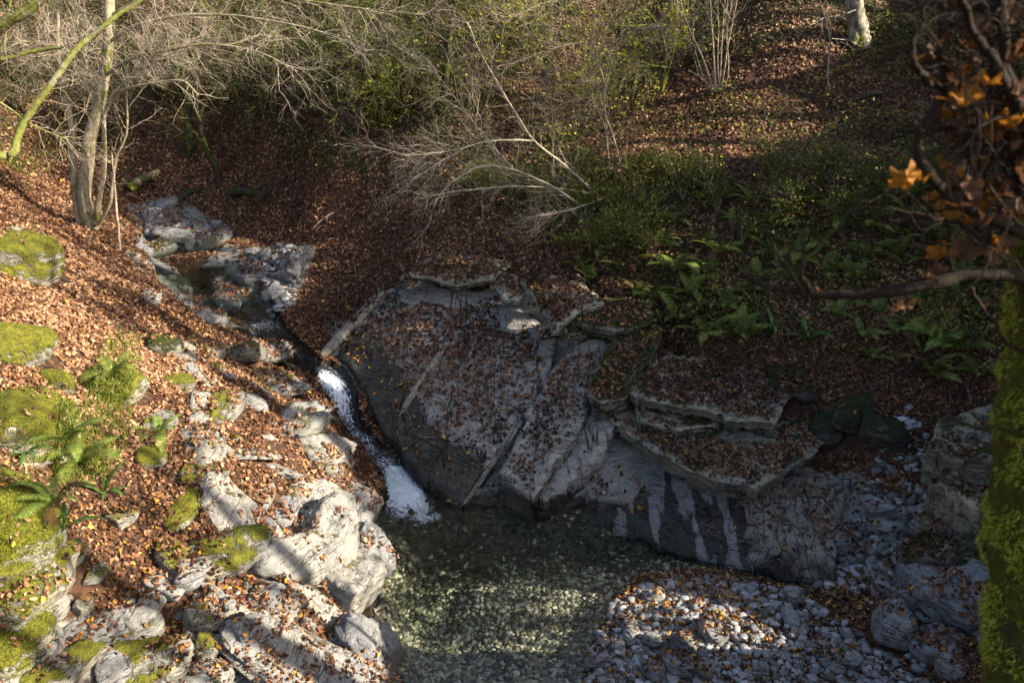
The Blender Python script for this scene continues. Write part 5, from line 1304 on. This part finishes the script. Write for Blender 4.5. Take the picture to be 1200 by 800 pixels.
# bare brush over the back slopes: prototypes, then copies
def brush_proto(name, seed, label, group, mat, h=2.2, leafn=0, loc=(0, 0, 0)):
    rg = np.random.default_rng(seed); root = empty(name, loc, label, 'shrub', group); st = MB(); cw = MB(); tips = []
    for k in range(7):
        a = rg.uniform(0, 6.28); d = np.array([math.cos(a) * .45, math.sin(a) * .45, 1]); n = 8; P = [np.zeros(3)]
        for q in range(n): d = d + rg.normal(0, .13, 3) + [0, 0, -.03 * q]; d /= np.linalg.norm(d); P.append(P[-1] + d * h / n)
        P = np.array(P); st.tube(P, np.linspace(.022, .007, n + 1), 5, False); limb_twigs(cw, P, .007, 9, .8, rg, .25, 1, tips, kids=4, wander=.2)
    st.build('stem', mat, root); cw.build('crown', mat, root)
    if leafn:
        ii_ = rg.integers(0, len(tips), leafn); leaves('foliage', np.array([tips[i][0] for i in ii_]), np.column_stack([rg.normal(0, .6, (leafn, 2)), np.ones(leafn)]), .06 * np.ones(leafn), .65, .2, M_IVY if leafn > 900 else M_GREEN, None, root)
    return root
def copy_tree(o, loc, rz, sc_, label=None):
    c = o.copy(); C.objects.link(c); c.location = loc; c.rotation_euler = (0, 0, rz); c.scale = (sc_,) * 3
    if label: c['label'] = label
    for ch in o.children:
        d = ch.copy(); C.objects.link(d); d.parent = c
    return c
gB, gE = 'bare brush on the far slopes', 'leafy brush on the far slopes'
spots = [(240,105),(285,95),(330,100),(375,105),(415,110),(180,120),(60,150),(30,110),(90,100),(150,90),(200,60),(270,50),(330,50),(390,55),(440,40),(500,40),(560,90),(590,60),(640,50),(680,20),(540,10),(610,10),(450,90),(30,60),(80,40),(20,20),(720,40),(500,110),(560,130),(420,160),(150,170),(170,140),(20,130),(50,110),(110,130),(130,70),(190,100),(220,130),(265,120),(310,140),(345,60),(380,140),(410,70),(440,110),(40,90),(100,60),(300,20),(240,20),(470,60),(530,70),(360,20),(160,30)]
pr1 = [brush_proto('bare_brush', 50 + k, 'thin bare brush rising from the far slope', gB, M_BACK, 2.4) for k in range(3)]
pr2 = [brush_proto('leafy_brush', 60 + k, 'dark green leafy brush on the far slope', gE, M_BACK, 1.7, 1900) for k in range(2)]
used = set()
for k, (px, py) in enumerate(spots):
    p = hit(px, py); src = pr2[k % 2] if (k % 2 == 1 or k > 31) else pr1[k % 3]
    if src.name not in used: used.add(src.name); src.location = p; src.scale = (rnd.uniform(.8, 1.2),) * 3; continue
    copy_tree(src, p, rnd.uniform(0, 6.28), rnd.uniform(.75, 1.3))
pr3 = brush_proto('bramble', 70, 'low straggling green bramble on the right hillside', 'brambles on the right hillside', M_TWIGM, .8, 700)
for k, (px, py) in enumerate([(760,262),(800,235),(840,250),(720,255),(690,262),(650,262),(830,215),(905,215),(960,220),(600,235),(560,225),(1040,235),(870,285),(780,215),(740,215),(670,225),(630,240),(990,255),(930,255),(1080,220),(1120,250),(705,300),(760,300)]):
    p = hit(px, py)
    if k == 0: pr3.location = p
    else: copy_tree(pr3, p, rnd.uniform(0, 6.28), rnd.uniform(.6, 1.1))
# logs
def log(name, a, b, r, mat, label, cat='log'):
    A, Bp = hit(*a), hit(*b); L = np.linalg.norm(Bp - A); t = np.linspace(0, 1, 18)
    c = A[None] + (Bp - A)[None] * t[:, None]; c[:, 2] += r * .6 + .05 * np.sin(t * 5); mb = MB(); mb.tube(c, r * np.linspace(1, .7, 18), 9, False, .06)
    for e in (0, 17): mb.add(np.concatenate([mb.V[0][e * 9:(e + 1) * 9], c[e:e + 1]]), None, [[i, (i + 1) % 9, 9] for i in range(9)])
    o = mb.build(name, mat, origin=A); o.location = A; tag(o, label, cat)
log('log', (152,226), (186,202), .16, M_TWIGM, 'mossy log slanting beside the upper pool')
log('log', (212,236), (236,222), .15, M_DARK, 'dark short log under the mossy crooked trunk')
log('log', (272,230), (300,228), .16, M_DARK, 'dark log on the leafy slope right of the mossy crooked trunk')
log('log', (302,240), (318,222), .14, M_DARK, 'dark upright stump end on the leafy slope')
log('fallen_branch', (432,318), (502,288), .03, M_DARK, 'thin dark fallen branch on the leaves above the broad slab', 'branch')
log('fallen_branch', (1000,120), (1050,108), .06, M_DARK, 'dark fallen branch on the upper right slope', 'branch')
log('fallen_branch', (862,72), (885,58), .05, M_DARK, 'fallen branch on the slope below the bright mossy leaning branch', 'branch')
log('fallen_branch', (365,270), (405,238), .018, M_TWIG, 'pale bare fallen branch on the leafy slope right of the rapids', 'branch')

# mossy tree beside the camera, with its twigs and dead leaves
YF = 2.55
tb = np.array([1.95, 2.5, gz_at(1.95, 2.5)])
root = empty('foreground_tree', tb, 'shaggy moss covered tree at the right edge, close by, with dead orange leaves', 'tree')
trunk_c = limb_path([(1225,1150,YF+.1),(1222,900,YF),(1226,760,YF),(1232,620,YF),(1246,480,YF),(1268,330,YF),(1290,180,YF),(1310,0,YF),(1320,-200,YF)], 60)
rr = np.interp(np.linspace(0, 1, 60), [0, .3, .6, 1], [.25, .215, .20, .17])
mb = MB(); mb.tube(trunk_c, rr, 20, False, .02); mb.build('trunk', M_MOSSF if False else mat_bark('moss_bark', (.045, .052, .010), (.03, .028, .012), .8, (.06, .07, .008), 40), root, origin=tb)
n = 62000; ti = R.uniform(4, 50, n); i = ti.astype(int); c = trunk_c[i] + (trunk_c[i + 1] - trunk_c[i]) * (ti - i)[:, None]
th = R.uniform(0, 6.283, n); A_ = np.column_stack([np.cos(th), np.sin(th), th * 0]); lump = 1 + .22 * fbm(np.column_stack([np.cos(th) * 2.2, np.sin(th) * 2.2, ti * .8]), 4, 5)
kp = fbm(np.column_stack([np.cos(th) * 1.4, np.sin(th) * 1.4, ti * .45]), 4, 15) > -.27
c, A_, i, lump, th = c[kp], A_[kp], i[kp], lump[kp], th[kp]
mt_ = blades('moss', c + A_ * (rr[i] * .98 * lump)[:, None], A_ + [0, 0, -.35], .018, .0030, M_MOSST, .85, root, tb, .6); mt_['kind'] = 'stuff'
limbs = [
 ([(1290,290,YF),(1235,325,YF-.05),(1180,322,YF-.1),(1120,326,YF-.1),(1060,338,YF-.1),(1000,346,YF-.05),(955,345,YF),(905,336,YF+.05),(868,322,YF+.1)], .030, .010),
 ([(1270,300,YF),(1215,280,YF-.1),(1170,262,YF-.1),(1120,235,YF-.1),(1092,206,YF-.1),(1076,180,YF-.1),(1080,150,YF-.1),(1106,112,YF-.1),(1104,60,YF-.1),(1102,0,YF-.1),(1098,-40,YF-.1)], .020, .011),
 ([(1106,105,YF-.1),(1090,96,YF-.15),(1072,78,YF-.2),(1068,58,YF-.2),(1082,20,YF-.2),(1090,-20,YF-.2)], .011, .006),
 ([(1230,200,YF-.1),(1195,130,YF-.15),(1180,90,YF-.15),(1176,40,YF-.15),(1172,-30,YF-.15)], .022, .014),
 ([(1190,120,YF-.15),(1165,70,YF-.2),(1140,30,YF-.2),(1120,-20,YF-.25)], .016, .008),
 ([(955,345,YF),(940,318,YF),(960,290,YF+.05),(985,262,YF+.1),(1010,236,YF+.15)], .009, .004),
 ([(940,345,YF),(925,320,YF),(905,290,YF),(890,262,YF)], .008, .004),
 ([(1250,170,YF),(1200,176,YF-.1),(1130,180,YF-.1)], .008, .004),
 ([(1230,420,YF),(1180,402,YF-.1),(1165,375,YF-.1),(1146,350,YF-.12),(1140,338,YF-.12)], .008, .004),
 ([(1250,560,YF),(1190,505,YF-.1),(1140,500,YF-.05),(1086,484,YF)], .012, .004),
]
cw = MB(); rg_ = np.random.default_rng(77)
for pl, r0, r1 in limbs:
    c = limb_path(pl, 50, .012); mb = MB(); mb.tube(c, np.linspace(r0, r1, 50), 8, False, .08); mb.build('branch', M_FORE, root, origin=tb)
    limb_twigs(cw, c, .0022, 7, .22, rg_, .15, 1, kids=3, wander=.25)
for q in range(150):
    p = at_y(rnd.uniform(1110, 1230), rnd.uniform(-30, 300), YF + rnd.uniform(-.2, .25)); twig(cw, p, rg_.standard_normal(3) + [0, 0, .4], rnd.uniform(.2, .5), .004, 2, rg_, kids=3, wander=.25)
cw.build('crown', M_FORE, root, origin=tb)
def dead_leaf(px, py, y, size, mat, rot):
    """a lobed, curled dead leaf on a short stalk"""
    nth, nr_ = 40, 5; th = np.linspace(-math.pi, math.pi, nth, endpoint=False)
    lob = .34 + .20 * np.abs(np.cos(th * 2.5)) ** .8 + .07 * np.abs(np.cos(th * 7.5 + rot)); lob *= np.where(np.abs(th) > 2.6, .55, 1.0)
    V = [[0, 0, 0]]; cv = rnd.uniform(.5, 1.5); fo2 = rnd.uniform(.2, .9)
    for k in range(1, nr_ + 1):
        r_ = lob * k / nr_
        x = r_ * np.cos(th); y_ = r_ * np.sin(th); zz_ = cv * (x ** 2) * 1.1 + fo2 * np.abs(y_) * .8 + .05 * np.sin(th * 5 + rot) * k / nr_ + .035 * np.sin(x * 19 + y_ * 13 + rot)
        V += list(zip(x, y_, zz_))
    V = np.array(V); T = [[0, 1 + i, 1 + (i + 1) % nth] for i in range(nth)]
    Q = [[1 + k * nth + i, 1 + (k + 1) * nth + i, 1 + (k + 1) * nth + (i + 1) % nth, 1 + k * nth + (i + 1) % nth] for k in range(nr_ - 1) for i in range(nth)]
    V = V * size * 1.15 @ np.array(Euler((rnd.uniform(-1.3, 1.3), rnd.uniform(-1.2, 1.2), rot)).to_matrix()).T + at_y(px, py, y) - tb
    new_mesh('leaf', V, [np.array(T), np.array(Q)], mat, True, root)
for q in range(95): dead_leaf(rnd.uniform(1095, 1215), rnd.triangular(-20, 340, 140), YF + rnd.uniform(-.15, .25), rnd.uniform(.035, .085), M_ORANGE if rnd.random() < .25 else M_BROWNL, rnd.uniform(0, 6.28))
for px, py, sz, mt in [(1076,70,.05,M_ORANGE),(1132,112,.12,M_ORANGE),(1112,118,.09,M_ORANGE),(1158,98,.10,M_ORANGE),(1168,150,.14,M_ORANGE),(1190,148,.12,M_ORANGE),(1150,148,.10,M_ORANGE),(1062,208,.13,M_ORANGE),(1078,213,.10,M_ORANGE),(1052,364,.09,M_BROWNL),(1062,352,.08,M_BROWNL),(1100,322,.10,M_BROWNL),(1085,325,.08,M_BROWNL),(1152,357,.07,M_BROWNL),(1135,222,.10,M_BROWNL),(1150,228,.09,M_BROWNL),(1176,72,.11,M_BROWNL),(1192,60,.13,M_BROWNL),(1186,20,.12,M_BROWNL),(1165,192,.10,M_BROWNL),(1190,200,.13,M_BROWNL),(1195,250,.12,M_BROWNL),(1180,285,.10,M_BROWNL),(1150,75,.08,M_BROWNL),(1190,110,.1,M_BROWNL),(958,340,.04,M_BROWNL),(1180,525,.06,M_BROWNL)]:
    dead_leaf(px, py, YF - rnd.uniform(.05, .2), sz * .56, mt, rnd.uniform(0, 6.28))
nP = np.concatenate([at_y(1128, 282, YF)[None] + R.normal(0, .03, (60, 3)), at_y(1098, 365, YF)[None] + R.normal(0, .035, (160, 3)) * [1, 1, 1.3]])
mt_ = blades('moss', nP, np.tile([0, 0, -1.], (len(nP), 1)), .028, .0025, M_GREEN, .6, root, tb, .5); mt_['kind'] = 'stuff'

# trees on the right hand ridge, beyond the frame: bare ones stripe the left bank, leafy ones are added to dapple the sun
def ridge_tree(y, r, h, seed, dense=0):
    x = (.72 * y + 5.5) / 1.193 + rnd.uniform(-.4, .6); y = y - .268 * x; z = gz_at(x, y) - .1; rg = np.random.default_rng(seed)
    root = empty('ridge_tree', (x, y, z), 'unseen leafy tree added on the right ridge to dapple the sun' if dense else 'tall bare tree on the ridge right of the ravine', 'tree', 'leafy trees added on the right ridge to dapple the sun' if dense else 'bare trees on the ridge to the right'); tr = MB(); cw = MB(); tips = []
    n = 14; d = np.array([rg.normal(0, .05), rg.normal(0, .07), 1.]); P = [np.zeros(3)]
    for q in range(n): d = d + rg.normal(0, .05, 3) * [1, 1, 0]; d /= np.linalg.norm(d); P.append(P[-1] + d * h / n)
    P = np.array(P); tr.tube(P, np.linspace(r, r * .35, n + 1), 8, False); tr.build('trunk', M_DARK, root)
    limb_twigs(cw, P, r * .3, 16 if dense else 10, h * .22, rg, .3, 2, tips, kids=5, wander=.12); cw.build('crown', M_DARK, root)
    if dense:
        ii_ = rg.integers(0, len(tips), dense); leaves('foliage', np.array([tips[i][0] for i in ii_]) + rg.normal(0, .15, (dense, 3)), rg.standard_normal((dense, 3)), .16 * np.ones(dense), .7, .2, M_GREEN, None, root)
for k, (q, r, h) in enumerate([(6.55, .20, 8), (5.2, .13, 7), (8.0, .12, 7), (11.4, .20, 8), (12.6, .23, 9), (13.6, .24, 9), (14.9, .2, 9), (16.6, .2, 9)]): ridge_tree(q, r, h, 200 + k)
for k, (q, r, h) in enumerate([(10.2, .05, 6), (12.1, .07, 9), (13.1, .06, 8), (14.2, .07, 9), (15.7, .07, 9), (7.4, .06, 8), (5.9, .06, 7)]): ridge_tree(q, r, h, 260 + k)
for k, q in enumerate([8.9, 9.2, 10.3, 10.6]): ridge_tree(q, .06, 2.6, 240 + k, 150)
for k, q in enumerate([15.2, 15.7, 16.1, 16.6, 17.1]): ridge_tree(q, .12, 4.2 + (k % 2), 280 + k, 380)
for k, q in enumerate([17.6, 18.5, 19.4, 20.4, 21.5, 22.5, 23.4, 24.6, 25.6, 26.8]): ridge_tree(q, .15, 5.5 + (k % 3), 220 + k, 260)
